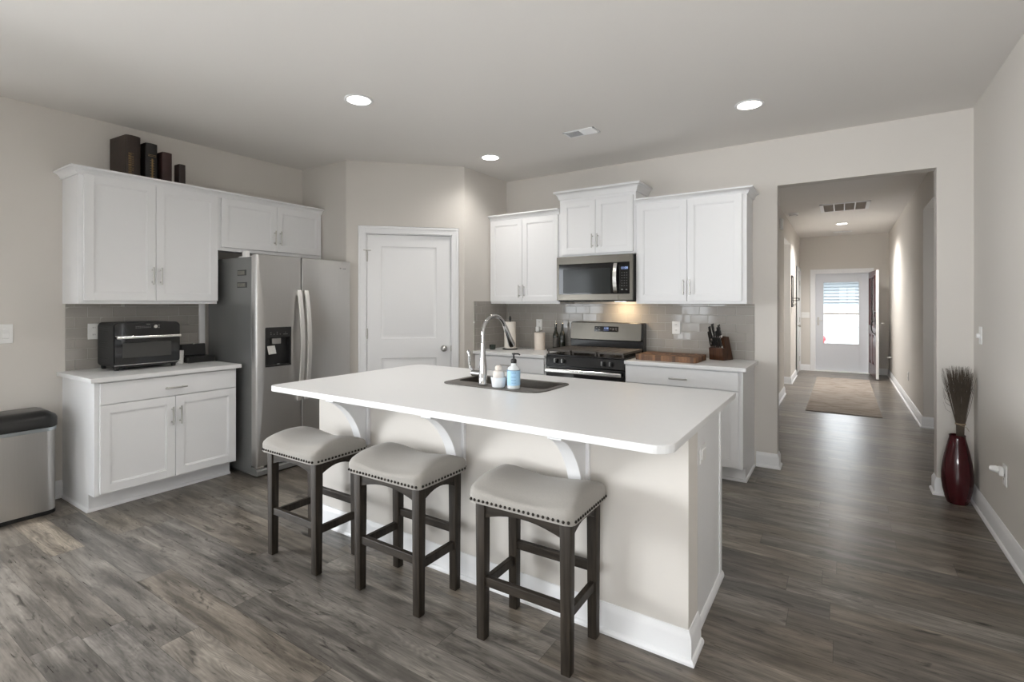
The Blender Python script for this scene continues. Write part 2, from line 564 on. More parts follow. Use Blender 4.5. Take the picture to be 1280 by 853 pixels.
    def sweep(self, path, prof, m=0):
        """profile of (outward offset, z) swept along a plan polyline; outward is to the right of travel"""
        path = [Vector(p).to_2d() for p in path]
        bm = bmesh.new()
        rings = []
        for i, p in enumerate(path):
            dirs = []
            if i > 0:
                dirs.append((p - path[i - 1]).normalized())
            if i < len(path) - 1:
                dirs.append((path[i + 1] - p).normalized())
            ns = [Vector((d.y, -d.x)) for d in dirs]
            if len(ns) == 2:
                nn = (ns[0] + ns[1]).normalized()
                nn = nn / max(0.2, nn.dot(ns[0]))
            else:
                nn = ns[0]
            rings.append([bm.verts.new((p.x + nn.x * o, p.y + nn.y * o, z)) for o, z in prof])
        k = len(prof)
        for a, b in zip(rings, rings[1:]):
            for i in range(k):
                j = (i + 1) % k
                bm.faces.new((a[i], a[j], b[j], b[i]))
        bm.faces.new(rings[0])
        bm.faces.new(rings[-1])
        return self.add(bm, m)

    def ball(self, c, r, sx=1, sy=1, sz=1, n=16, m=0):
        bm = bmesh.new()
        bmesh.ops.create_uvsphere(bm, u_segments=n, v_segments=max(6, n // 2), radius=r)
        for v in bm.verts:
            v.co = Vector((c[0] + v.co.x * sx, c[1] + v.co.y * sy, c[2] + v.co.z * sz))
        return self.add(bm, m)

    def obj(self, name, mats, parent=None, world=True, smooth=35, **props):
        me = bpy.data.meshes.new(name)
        inv = None
        if parent is not None and world:
            root = parent
            while root.parent:
                root = root.parent
            inv = (Matrix.Translation(root.location) @ Matrix.Rotation(root.rotation_euler[2], 4, 'Z')).inverted()
        vs = self.v if inv is None else [tuple(inv @ Vector(v)) for v in self.v]
        me.from_pydata(vs, [], self.f)
        if not isinstance(mats, (list, tuple)):
            mats = [mats]
        for q in mats:
            me.materials.append(M[q] if isinstance(q, str) else q)
        for p, i in zip(me.polygons, self.m):
            p.material_index = i
        me.update()
        if smooth:
            me.shade_smooth()
            me.set_sharp_from_angle(angle=math.radians(smooth))
            if len(self.s) == len(me.polygons):
                me.polygons.foreach_set('use_smooth', self.s)
        o = bpy.data.objects.new(name, me)
        COL.objects.link(o)
        if parent is not None:
            o.parent = parent
        for k, v in props.items():
            o[k] = v
        return o


def thing(name, label, cat, loc=(0, 0, 0), rotz=0.0, group=None):
    o = bpy.data.objects.new(name, None)
    o.empty_display_size = 0.05
    COL.objects.link(o)
    o.location = loc
    o.rotation_euler = (0, 0, rotz)
    o['label'] = label
    o['category'] = cat
    if group:
        o['group'] = group
    return o


def solo(o, label, cat, group=None):
    o['label'] = label
    o['category'] = cat
    if group:
        o['group'] = group
    return o


def struct(name, g, mats, parent=None, smooth=35):
    o = g.obj(name, mats, parent, smooth=smooth)
    if parent is None:
        o['kind'] = 'structure'
    return o


def dup(o, parent=None):
    c = o.copy()
    COL.objects.link(c)
    c.parent = parent
    for ch in list(o.children):
        dup(ch, c)
    return c


def text_mesh(name, body, size, mtx, material, parent, extrude=0.0004, world=True):
    cu = bpy.data.curves.new(name, 'FONT')
    cu.body = body
    cu.size = size
    cu.align_x = 'CENTER'
    cu.align_y = 'CENTER'
    cu.extrude = extrude
    tmp = bpy.data.objects.new(name + '_tmp', cu)
    me = bpy.data.meshes.new_from_object(tmp)
    bpy.data.objects.remove(tmp)
    g = G()
    for v in me.vertices:
        g.v.append(tuple(mtx @ v.co))
    for p in me.polygons:
        g.f.append(list(p.vertices))
        g.m.append(0)
    bpy.data.meshes.remove(me)
    return g.obj(name, material, parent, world=world, smooth=0)

# ================================================================== THE ROOM
H = 2.743
XL, XR = -4.64, 0.77
YB, YF = 4.712, -3.0        # range wall, wall behind the camera
HR, HL, HE = 0.75, -0.735, 12.03
T = 0.12

struct('floor', G().box(-4.8, 2.0, YF - 0.16, HE + 0.05, -0.08, 0.0), 'floor')
struct('ceiling', G().box(-4.8, 2.0, YF - 0.16, HE + 0.14, H, H + 0.1), 'ceiling')

# left wall with an added unseen window, placed and sized for its light
g = G()
a, b, c, d = LWIN
g.box(XL - T, XL, YF, a, 0, H).box(XL - T, XL, b, 3.3, 0, H).box(XL - T, XL, a, b, 0, c).box(XL - T, XL, a, b, d, H)
struct('wall_left', g, 'wall')
g = G()
g.box(XL - T, XL + 0.012, a - 0.06, a, c - 0.06, d + 0.06).box(XL - T, XL + 0.012, b, b + 0.06, c - 0.06, d + 0.06)
g.box(XL - T, XL + 0.012, a, b, d, d + 0.06).box(XL - T, XL + 0.03, a, b, c - 0.06, c)
g.box(XL - 0.09, XL - 0.05, a, b, (c + d) / 2 - 0.02, (c + d) / 2 + 0.02).box(XL - 0.09, XL - 0.05, (a + b) / 2 - 0.02, (a + b) / 2 + 0.02, c, d)
struct('window_4', g, 'trim')

# wall behind the camera with patio door and windows
g = G()
xs = [XL - T] + [q for w in WIN for q in w[:2]] + [XR + T]
for i in range(0, len(xs), 2):
    g.box(xs[i], xs[i + 1], YF - T, YF, 0, H)
for (a, b, c, d) in WIN:
    g.box(a, b, YF - T, YF, d, H)
    if c > 0.02:
        g.box(a, b, YF - T, YF, 0, c)
struct('wall_rear', g, 'wall')
for i, (a, b, c, d) in enumerate(WIN):
    g = G()
    g.box(a - 0.06, a, YF - 0.09, YF + 0.012, c - 0.05, d + 0.06).box(b, b + 0.06, YF - 0.09, YF + 0.012, c - 0.05, d + 0.06)
    g.box(a, b, YF - 0.09, YF + 0.012, d, d + 0.06).box(a, b, YF - 0.09, YF + 0.012, c - 0.05, c)
    g.box((a + b) / 2 - 0.03, (a + b) / 2 + 0.03, YF - 0.09, YF - 0.05, c, d)
    if i:
        g.box(a, b, YF - 0.09, YF - 0.05, (c + d) / 2 - 0.025, (c + d) / 2 + 0.025)
    struct('window_%d' % (i + 1), g, 'trim')

# corner pantry: short return wall, diagonal wall with its door, side wall
PB = Vector((-3.955, 3.155))
PD = Vector((1, 1)).normalized()
PN = Vector((PD.y, -PD.x))          # out of the pantry, into the kitchen
PANG = math.radians(45)
SC = 1.128
PC = PB + PD * SC
MP = Matrix.Translation((PB.x, PB.y, 0)) @ Matrix.Rotation(PANG, 4, 'Z')   # local x along the wall, -y out
D0, D1, DZ = 0.178, 1.003, 2.055
struct('wall_pantry_return', G().box(XL, PB.x, 3.155, 3.255, 0, H), 'wall')
g = G(MP)
g.box(-0.001, D0, 0, 0.10, 0, H).box(D1, SC, 0, 0.10, 0, H).box(D0, D1, 0, 0.10, DZ, H)
struct('wall_pantry_diagonal', g, 'wall')
struct('wall_pantry_side', G().box(PC.x - 0.10, PC.x, PC.y, YB, 0, H), 'wall')

# range wall with the opening to the hall
OL, OR, OZ = -0.450, 0.570, 2.355
g = G()
g.box(-3.4, OL, YB, YB + T, 0, H).box(OR, XR, YB, YB + T, 0, H).box(OL, OR, YB, YB + T, OZ, H)
struct('wall_range', g, 'wall')
struct('wall_right', G().box(XR, XR + T, YF, YB + T, 0, H), 'wall')

# hall
S0, S1, SZ = 5.55, 7.16, 2.42        # opening on the right of the hall
g = G()
g.box(HR, HR + 0.115, YB + T, S0, 0, H).box(HR, HR + 0.115, S1, HE, 0, H).box(HR, HR + 0.115, S0, S1, SZ, H)
struct('wall_hall_right', g, 'wall')
g = G()
g.box(HR + 0.115, 1.9, S1, S1 + 0.1, 0, H).box(HR + 0.115, 1.9, S0 - 0.1, S0, 0, H).box(1.9, 2.0, S0 - 0.1, S1 + 0.1, 0, H)
struct('wall_side_passage', g, 'wall')
A0, A1, AZ = 8.66, 9.80, 2.39        # alcove on the left of the hall
g = G()
g.box(HL - 0.115, HL, YB + T, A0, 0, H).box(HL - 0.115, HL, A1, HE, 0, H).box(HL - 0.115, HL, A0, A1, AZ, H)
struct('wall_hall_left', g, 'wall')
g = G()
g.box(-1.9, HL - 0.115, A1, A1 + 0.1, 0, H).box(-1.9, HL - 0.115, A0 - 0.1, A0, 0, H).box(-2.0, -1.9, A0 - 0.1, A1 + 0.1, 0, H)
struct('wall_alcove', g, 'wall')
E0, E1, EZ = -0.478, 0.452, 2.005
g = G()
g.box(HL - 0.115, E0, HE, HE + T, 0, H).box(E1, HR + 0.115, HE, HE + T, 0, H).box(E0, E1, HE, HE + T, EZ, H)
struct('wall_hall_end', g, 'wall')

# baseboards
BB = [(0, 0), (0.026, 0), (0.026, 0.010), (0.021, 0.018), (0.014, 0.021), (0.014, 0.092), (0.010, 0.104), (0.006, 0.112), (0.004, 0.120), (0, 0.122)]
e = 0.0005
def base(name, *paths):
    g = G()
    for p in paths:
        g.sweep(p, BB)
    struct('baseboard_' + name, g, 'trim', smooth=25)
# direction of travel keeps the room on the right-hand side
base('left', [(XL, YF), (XL, 1.25)])
base('right', [(XR, YB), (XR, YF)])
base('range_wall', [(-0.608, YB), (OL, YB), (OL, YB + T), (HL, YB + T), (HL, A0), (HL - 0.115, A0)])
base('range_wall_right', [(HR, S0), (HR, YB + T), (OR, YB + T), (OR, YB), (XR, YB)])
base('hall_left', [(HL - 0.115, A1), (HL, A1), (HL, 11.02)])
base('hall_end', [(HL, HE), (E0 - 0.07, HE)], [(E1 + 0.07, HE), (HR, HE), (HR, S1), (HR + 0.115, S1)])
base('pantry', [tuple((PB + PD * 0.0)), tuple(PB + PD * (D0 - 0.07))], [tuple(PB + PD * (D1 + 0.07)), tuple(PC), (PC.x, 4.1)])

# pantry door: casing, slab with two moulded panels, knob, hinges
def casing(g, x0, x1, z1, w=0.066, y0=0.0, s=-1):
    for (a, b) in ((x0 - w, x0), (x1, x1 + w)):
        g.box(a, b, y0, y0 + s * 0.016, 0, z1 + w, 0.003)
        g.box(a + (0.0 if a < x0 else 0.045), b - (0.045 if a < x0 else 0.0), y0, y0 + s * 0.022, 0, z1 + w, 0.003)
    g.box(x0 - w, x1 + w, y0, y0 + s * 0.0165, z1, z1 + w, 0.003)
    g.box(x0 - w, x1 + w, y0, y0 + s * 0.0225, z1 + 0.045, z1 + w, 0.003)

g = G(MP)
casing(g, D0, D1, DZ)
g.box(D0, D0 + 0.010, -0.001, 0.10, 0, DZ).box(D1 - 0.010, D1, -0.001, 0.10, 0, DZ).box(D0, D1, -0.001, 0.10, DZ - 0.010, DZ)
g.box(D0 + 0.01, D1 - 0.01, 0.052, 0.065, 0, DZ - 0.01)
struct('trim_1', g, 'trim')


def panel_door(g, x0, x1, z0, z1, y0, th, panels, ogee=0.020, m=0):
    """slab facing -y with sunk moulded panels"""
    bm = bmesh.new()
    xs = sorted({x0, x1} | {q for p in panels for q in p[:2]})
    zs = sorted({z0, z1} | {q for p in panels for q in p[2:]})
    vv = {}
    def V(x, y, z):
        k = (round(x, 5), round(y, 5), round(z, 5))
        if k not in vv:
            vv[k] = bm.verts.new(k)
        return vv[k]
    for i in range(len(xs) - 1):
        for j in range(len(zs) - 1):
            cx_, cz_ = (xs[i] + xs[i + 1]) / 2, (zs[j] + zs[j + 1]) / 2
            if any(p[0] < cx_ < p[1] and p[2] < cz_ < p[3] for p in panels):
                continue
            bm.faces.new((V(xs[i], y0, zs[j]), V(xs[i + 1], y0, zs[j]), V(xs[i + 1], y0, zs[j + 1]), V(xs[i], y0, zs[j + 1])))
    for (a, b, c, d) in panels:
        steps = [(0, 0), (0.003, 0.005), (ogee * 0.55, 0.008), (ogee, 0.009), (ogee + 0.022, 0.003), (ogee + 0.026, 0.002)]
        prev = None
        for (o, dy) in steps:
            ring = [V(a + o, y0 + dy, c + o), V(b - o, y0 + dy, c + o), V(b - o, y0 + dy, d - o), V(a + o, y0 + dy, d - o)]
            if prev:
                for k in range(4):
                    j = (k + 1) % 4
                    bm.faces.new((prev[k], prev[j], ring[j], ring[k]))
            prev = ring
        bm.faces.new(prev)
    # back and sides
    q = [V(x0, y0 + th, z0), V(x1, y0 + th, z0), V(x1, y0 + th, z1), V(x0, y0 + th, z1)]
    bm.faces.new(q)
    f0 = [(x0, z0), (x1, z0), (x1, z1), (x0, z1)]
    for k in range(4):
        (ax, az), (bx, bz) = f0[k], f0[(k + 1) % 4]
        if ax == bx:
            line = [V(ax, y0, z) for z in (zs if bz > az else zs[::-1])]
        else:
            line = [V(x, y0, az) for x in (xs if bx > ax else xs[::-1])]
        bm.faces.new(line + [q[(k + 1) % 4], q[k]])
    return g.add(bm, m)


g = G(MP)
panel_door(g, D0 + 0.013, D1 - 0.013, 0.012, DZ - 0.013, 0.014, 0.036, [(0.322, 0.852, 1.035, 1.928), (0.322, 0.852, 0.24, 0.842)])
door1 = struct('door_1', g, 'trim')
kz = 0.929
g = G(MP)
g.cyl((0.926, 0.014, kz), (0.926, 0.006, kz), 0.033, 0.031, 24).cyl((0.926, 0.006, kz), (0.926, -0.026, kz), 0.011, 0.012, 16)
g.ball((0.926, -0.042, kz), 0.027, 1, 0.8, 1, 20)
struct('door_knob', g, 'nickel', door1)
struct('strike_plate', G(MP).box(D1 - 0.012, D1 - 0.003, -0.002, 0.003, kz - 0.03, kz + 0.03, 0.001), 'nickel', door1)
for hz in (1.83, 1.085, 0.24):
    g = G(MP)
    g.cyl((D0 + 0.011, 0.004, hz - 0.05), (D0 + 0.011, 0.004, hz + 0.05), 0.0075, n=12)
    g.box(D0 + 0.002, D0 + 0.020, 0.008, 0.013, hz - 0.048, hz + 0.048)
    if hz > 1.8:
        g.cyl((D0 - 0.02, -0.014, hz + 0.058), (D0 + 0.05, -0.014, hz + 0.058), 0.0055, n=10).cyl((D0 + 0.011, 0.004, hz + 0.05), (D0 + 0.011, -0.014, hz + 0.06), 0.006, n=10)
    struct('hinge', g, 'nickel', door1)

# ------------------------------------------------------------------ tiled splashbacks
def tiles(name, origin, ux, nrm, width, z0, z1, seed, start=0.0):
    """running bond of glazed tiles, each very slightly out of plane"""
    rd = random.Random(seed)
    origin, ux, nrm = Vector(origin), Vector(ux), Vector(nrm)
    g = G()
    tw, th, gp = 0.1524, 0.0762, 0.0022
    bm = bmesh.new()
    def P(u, z, n):
        return origin + ux * u + Vector((0, 0, z)) + nrm * n
    def slab(u0, u1, a, b, n0, n1, tilt=(0, 0)):
        be = 0.0016
        lo = [bm.verts.new(P(u, z, n0)) for u, z in ((u0, a), (u1, a), (u1, b), (u0, b))]
        mid = [bm.verts.new(P(u, z, n1 - be)) for u, z in ((u0, a), (u1, a), (u1, b), (u0, b))]
        hi = []
        for u, z in ((u0 + be, a + be), (u1 - be, a + be), (u1 - be, b - be), (u0 + be, b - be)):
            n = n1 + tilt[0] * (u - (u0 + u1) / 2) + tilt[1] * (z - (a + b) / 2)
            hi.append(bm.verts.new(P(u, z, n)))
        for k in range(4):
            j = (k + 1) % 4
            bm.faces.new((lo[k], lo[j], mid[j], mid[k]))
            bm.faces.new((mid[k], mid[j], hi[j], hi[k]))
        bm.faces.new(hi)
    row = 0
    z = z0
    while z < z1 - 0.004:
        top = min(z + th, z1)
        u = start - (tw / 2 if row % 2 else 0) - tw
        while u < width:
            a, b = max(u, 0), min(u + tw, width)
            if b - a > 0.012:
                slab(a + gp / 2, b - gp / 2, z + gp / 2, top - gp / 2, 0.002, 0.0085, (rd.gauss(0, 0.007), rd.gauss(0, 0.009)))
            u += tw
        z += th
        row += 1
    g.add(bm, 0)
    bm = bmesh.new()
    q = [bm.verts.new(P(u, zz, n)) for n in (0.0003, 0.0072) for u, zz in ((0, z0), (width, z0), (width, z1), (0, z1))]
    for k in range(4):
        j = (k + 1) % 4
        bm.faces.new((q[k], q[j], q[4 + j], q[4 + k]))
    bm.faces.new(q[:4])
    bm.faces.new(q[4:])
    g.add(bm, 1)
    return struct(name, g, ['tile', 'grout'], smooth=0)

CT = 0.892
tiles('wall_splashback_left', (XL, 1.262, 0), (0, 1, 0), (1, 0, 0), 0.89, CT, 1.3715, 3, 0.05)
tiles('wall_splashback_range', (PC.x + 0.009, YB, 0), (1, 0, 0), (0, -1, 0), 2.527, CT, 1.3715, 5, 0.02)
tiles('wall_splashback_pantry', (PC.x, YB - 0.009, 0), (0, -1, 0), (1, 0, 0), 0.60, CT, 1.3995, 8, 0.10)
struct('trim_2', G().box(XL, XL + 0.02, 2.153, 2.199, CT + 0.001, 1.3705, 0.003), 'trim')

# ------------------------------------------------------------------ hall doors
# casing round the front door
g = G()
MEH = Matrix.Translation((0, HE, 0))
g.mtx = MEH
casing(g, E0, E1, EZ)
g.box(E0, E0 + 0.02, 0, T, 0, EZ).box(E1 - 0.02, E1, 0, T, 0, EZ).box(E0 + 0.02, E1 - 0.02, 0, T, EZ - 0.02, EZ).box(E0, E1, -0.03, T, 0.0005, 0.02, 0.004)
struct('trim_3', g, 'trim')

# full-view storm door
yS = HE + 0.075
gx0, gx1, gz0, gz1 = -0.322, 0.283, 0.565, 1.812
sx0, sx1, sz0, sz1 = E0 + 0.022, E1 - 0.022, 0.022, EZ - 0.022
g = G()
g.box(sx0, gx0, yS, yS + 0.035, sz0, sz1, 0.003).box(gx1, sx1, yS, yS + 0.035, sz0, sz1, 0.003)
g.box(gx0, gx1, yS, yS + 0.035, gz1, sz1, 0.003).box(gx0, gx1, yS, yS + 0.035, sz0, gz0, 0.003)
for (a, b, c, d) in ((gx0 - 0.012, gx0 + 0.006, gz0 - 0.012, gz1 + 0.012), (gx1 - 0.006, gx1 + 0.012, gz0 - 0.012, gz1 + 0.012)):
    g.box(a, b, yS - 0.006, yS, c, d, 0.002)
for (c, d) in ((gz0 - 0.012, gz0 + 0.006), (gz1 - 0.006, gz1 + 0.012)):
    g.box(gx0, gx1, yS - 0.006, yS, c, d, 0.002)
storm = struct('door_2', g, 'grey_door')
struct('glass_pane', G().box(gx0 - 0.002, gx1 + 0.002, yS + 0.014, yS + 0.019, gz0 - 0.002, gz1 + 0.002), 'glass', storm)
struct('middle_rail', G().box(gx0, gx1, yS - 0.006, yS + 0.030, 1.156, 1.186, 0.003), 'grille', storm)
g = G().box(sx0 + 0.03, sx0 + 0.065, yS - 0.010, yS, 0.93, 1.10, 0.004).cyl((sx0 + 0.047, yS - 0.008, 1.03), (sx0 + 0.047, yS - 0.045, 1.03), 0.007, n=10).box(sx0 + 0.037, sx0 + 0.13, yS - 0.052, yS - 0.040, 1.022, 1.038, 0.003)
struct('latch_handle', g, 'nickel', storm)

# burgundy front door, swung open into the hall
BH = Vector((E1 - 0.022, HE - 0.01))
BFX, BFY = 0.508, 11.135
bd = (Vector((BFX, BFY)) - BH)
BLEN = bd.length
bang = math.atan2(bd.y, bd.x)
# local x from hinge to free edge; local y+ is to the left of travel, which is the hall's right side... flip so -y faces the hall
MBD = Matrix.Translation((BH.x, BH.y, 0)) @ Matrix.Rotation(bang, 4, 'Z')
def bdoor(gl):
    return gl
g = G(MBD)
W_ = BLEN
sx = 0.145
lz0, lz1 = 0.95, 1.87
th = 0.044
# stiles and rails round the light, sunk panels below (coloured outside face at y=0, white inside face at y=th)
g.box(0, sx, 0, th * 0.5, 0.018, EZ - 0.025, 0.002).box(W_ - sx, W_, 0, th * 0.5, 0.018, EZ - 0.025, 0.002)
g.box(sx, W_ - sx, 0, th * 0.5, lz1, EZ - 0.025, 0.002).box(sx, W_ - sx, 0, th * 0.5, 0.80, lz0, 0.002)
g.box(sx, W_ - sx, 0.010, th * 0.5, 0.018, 0.80)
g.box(sx, W_ - sx, 0, th * 0.5, 0.018, 0.25, 0.002).box(W_ / 2 - 0.05, W_ / 2 + 0.05, 0, th * 0.5, 0.25, 0.80, 0.002)
for (a, b) in ((sx + 0.04, W_ / 2 - 0.09), (W_ / 2 + 0.09, W_ - sx - 0.04)):
    g.box(a, b, 0.003, 0.014, 0.30, 0.75, 0.004)
# light frame
for (a, b, c, d) in ((sx - 0.02, sx + 0.018, lz0 - 0.02, lz1 + 0.02), (W_ - sx - 0.018, W_ - sx + 0.02, lz0 - 0.02, lz1 + 0.02), (sx, W_ - sx, lz0 - 0.02, lz0 + 0.018), (sx, W_ - sx, lz1 - 0.018, lz1 + 0.02)):
    g.box(a, b, -0.012, 0.0, c, d, 0.004)
g2 = [(0, sx, 0.018, EZ - 0.025), (W_ - sx, W_, 0.018, EZ - 0.025), (sx, W_ - sx, lz1, EZ - 0.025), (sx, W_ - sx, 0.018, lz0)]
for (a, b, c, d) in g2:
    g.box(a, b, th * 0.5, th, c, d, 0.002, m=1)
g.box(W_, W_ + 0.001, 0.001, th - 0.001, 0.018, EZ - 0.025, m=1)
fdoor = struct('door_3', g, ['brown_door', 'trim'])
struct('glass_pane', G(MBD).box(sx, W_ - sx, th * 0.5 - 0.004, th * 0.5 + 0.004, lz0, lz1), 'glass', fdoor)
g = G(MBD)
hx = W_ - 0.07
g.box(hx - 0.022, hx + 0.022, -0.010, 0.0, 0.93, 1.13, 0.005).tube([(hx, -0.006, 1.06), (hx, -0.05, 1.05), (hx, -0.062, 0.99), (hx, -0.055, 0.90), (hx, -0.03, 0.84), (hx, -0.006, 0.83)], 0.010, 10)
g.box(hx - 0.018, hx + 0.018, -0.010, 0.0, 0.80, 0.86, 0.004)
struct('handle_set', g, 'black', fdoor)
struct('deadbolt', G(MBD).cyl((hx, 0, 1.22), (hx, -0.022, 1.22), 0.032, 0.026, 20), 'black', fdoor)
g = G(MBD).cyl((hx, th, 1.02), (hx, th + 0.05, 1.02), 0.012, n=12).ball((hx, th + 0.062, 1.02), 0.027, n=14)
struct('door_knob', g, 'nickel', fdoor)

# closet door and casing on the left of the hall
MHL = Matrix.Translation((HL, 0, 0)) @ Matrix.Rotation(PI / 2, 4, 'Z')     # local x -> +Y, local -y -> +X
g = G(MHL)
casing(g, 11.09, 11.92, 2.03, 0.062)
struct('trim_4', g, 'trim')
g = G(MHL)
panel_door(g, 11.095, 11.915, 0.012, 2.025, -0.004, 0.004, [(11.22, 11.79, 1.03, 1.9), (11.22, 11.79, 0.24, 0.84)], 0.004)
cd = struct('door_4', g, 'trim')
g = G(MHL)
g.cyl((11.16, -0.004, 0.95), (11.16, -0.045, 0.95), 0.011, n=12).ball((11.16, -0.058, 0.95), 0.026, n=14)
struct('door_knob', g, 'nickel', cd)
for hz in (1.8, 1.05, 0.25):
    struct('hinge', G(MHL).cyl((11.915, -0.008, hz - 0.05), (11.915, -0.008, hz + 0.05), 0.008, n=10), 'nickel', cd)

# ================================================================== CABINETS
# local frame: x to the right seen from the front, wall at y = 0, front at y = -depth
def shaker(g, x0, x1, z0, z1, yf, rail=0.056, th=0.019):
    bv = 0.0018
    g.box(x0, x0 + rail, yf, yf + th, z0, z1, bv).box(x1 - rail, x1, yf, yf + th, z0, z1, bv)
    g.box(x0 + rail - 0.002, x1 - rail + 0.002, yf + 0.0004, yf + th, z1 - rail, z1, bv).box(x0 + rail - 0.002, x1 - rail + 0.002, yf + 0.0004, yf + th, z0, z0 + rail, bv)
    # bead between frame and panel, then the flat panel
    a, b, c, d = x0 + rail, x1 - rail, z0 + rail, z1 - rail
    for (p, q, r, s) in ((a - 0.001, a + 0.007, c, d), (b - 0.007, b + 0.001, c, d)):
        g.box(p, q, yf + 0.0045, yf + th, r, s, 0.0015)
    for (r, s) in ((c - 0.001, c + 0.007), (d - 0.007, d + 0.001)):
        g.box(a, b, yf + 0.0045, yf + th, r, s, 0.0015)
    g.box(a, b, yf + 0.0095, yf + th - 0.002, c, d)
    return g


def pull(parent, x, z, yf, vertical=True, length=0.130):
    g = G()
    h = length / 2
    if vertical:
        g.cyl((x, yf - 0.030, z - h), (x, yf - 0.030, z + h), 0.0056, n=12)
        ends = ((x, z - h + 0.020), (x, z + h - 0.020))
    else:
        g.cyl((x - h, yf - 0.030, z), (x + h, yf - 0.030, z), 0.0056, n=12)
        ends = ((x - h + 0.020, z), (x + h - 0.020, z))
    for (a, b) in ends:
        g.cyl((a, yf, b), (a, yf - 0.030, b), 0.0044, n=10)
    g.obj('handle', 'nickel', parent, world=False)


def two_doors(root, x0, xs, x1, z0, z1, yf, hz):
    for (a, b, hx) in ((x0, xs - 0.0015, xs - 0.026), (xs + 0.0015, x1, xs + 0.028)):
        d = shaker(G(), a, b, z0, z1, yf).obj('door', 'cab', root, world=False)
        pull(d, hx, hz, yf)


CROWN = [(0, 0), (0.010, 0), (0.012, 0.008), (0.014, 0.010), (0.018, 0.020), (0.026, 0.031), (0.037, 0.039), (0.043, 0.042), (0.050, 0.043), (0.050, 0.056), (0, 0.056)]


def upper(name, label, loc, rot, w, depth, z0, z1, x0, xs, x1, dz0, dz1, hz, crown_path, crown_h=0.053, group=None):
    r = thing(name, label, 'cabinet', loc, rot, group)
    th = 0.019
    g = G()
    zb = z0 - loc[2]
    g.box(0, 0.016, -depth + 0.018, -0.0005, 0, z1 - z0).box(w - 0.016, w, -depth + 0.018, -0.0005, 0, z1 - z0)
    g.box(0.016, w - 0.016, -depth + 0.02, -0.0005, 0.016, 0.032).box(0.016, w - 0.016, -depth + 0.018, -0.0005, z1 - z0 - 0.016, z1 - z0 - 0.0005)
    g.box(0.016, w - 0.016, -0.01, -0.0005, 0.03, z1 - z0 - 0.016)
    # face frame
    g.box(0, 0.040, -depth - 0.001, -depth + 0.018, 0, z1 - z0, 0.001).box(w - 0.040, w, -depth - 0.001, -depth + 0.018, 0, z1 - z0, 0.001)
    g.box(0.04, w - 0.04, -depth - 0.0008, -depth + 0.018, 0, 0.040).box(0.04, w - 0.04, -depth - 0.0008, -depth + 0.018, z1 - z0 - 0.045, z1 - z0)
    g.box(w / 2 - 0.02, w / 2 + 0.02, -depth - 0.0006, -depth + 0.018, 0.04, z1 - z0 - 0.045)
    g.obj('carcass', 'cab', r, world=False)
    two_doors(r, x0, xs, x1, dz0 - z0, dz1 - z0, -depth - 0.0012 - th, hz - z0)
    prof = [(o, z1 - z0 - 0.018 + z * (crown_h / 0.056)) for o, z in CROWN]
    G().sweep(crown_path, prof).obj('crown_moulding', 'cab', r, world=False, smooth=50)
    return r


GL = 'white wall cabinets on the left wall'
GR = 'white wall cabinets on the range wall'
dl = 0.305
upper('wall_cabinet', 'tall white two-door wall cabinet above the toaster oven, old books standing on top', (XL, 1.247, 1.372), PI / 2, 0.908, dl, 1.372, 2.272,
      0.027, 0.458, 0.907, 1.395, 2.262, 1.58, [(-0.0, 0), (0, -dl - 0.001), (0.908, -dl - 0.001)][::1])
upper('wall_cabinet', 'short wide white two-door cabinet above the refrigerator', (XL, 2.155, 1.817), PI / 2, 0.998, dl, 1.817, 2.272,
      0.029, 0.519, 0.985, 1.846, 2.255, 1.968, [(0, -dl - 0.001), (0.998, -dl - 0.001)])
dr = 0.312
upper('wall_cabinet', 'white two-door wall cabinet left of the microwave, by the pantry corner', (PC.x + 0.001, YB, 1.372), 0, 0.840, dr, 1.372, 2.272,
      0.012, 0.410, 0.824, 1.395, 2.248, 1.50, [(0, -dr - 0.001), (0.840, -dr - 0.001)])
upper('wall_cabinet', 'raised short white two-door cabinet directly above the microwave', (-2.315, YB, 1.828), 0, 0.766, dr + 0.004, 1.828, 2.405,
      0.030, 0.382, 0.744, 1.846, 2.355, 1.962, [(0, 0), (0, -dr - 0.005), (0.766, -dr - 0.005), (0.766, 0)], 0.078)
upper('wall_cabinet', 'white two-door wall cabinet right of the microwave, nearest the hall opening', (-1.548, YB, 1.372), 0, 0.911, dr, 1.372, 2.272,
      0.016, 0.450, 0.877, 1.395, 2.258, 1.512, [(0, -dr - 0.001), (0.911, -dr - 0.001), (0.911, 0)])


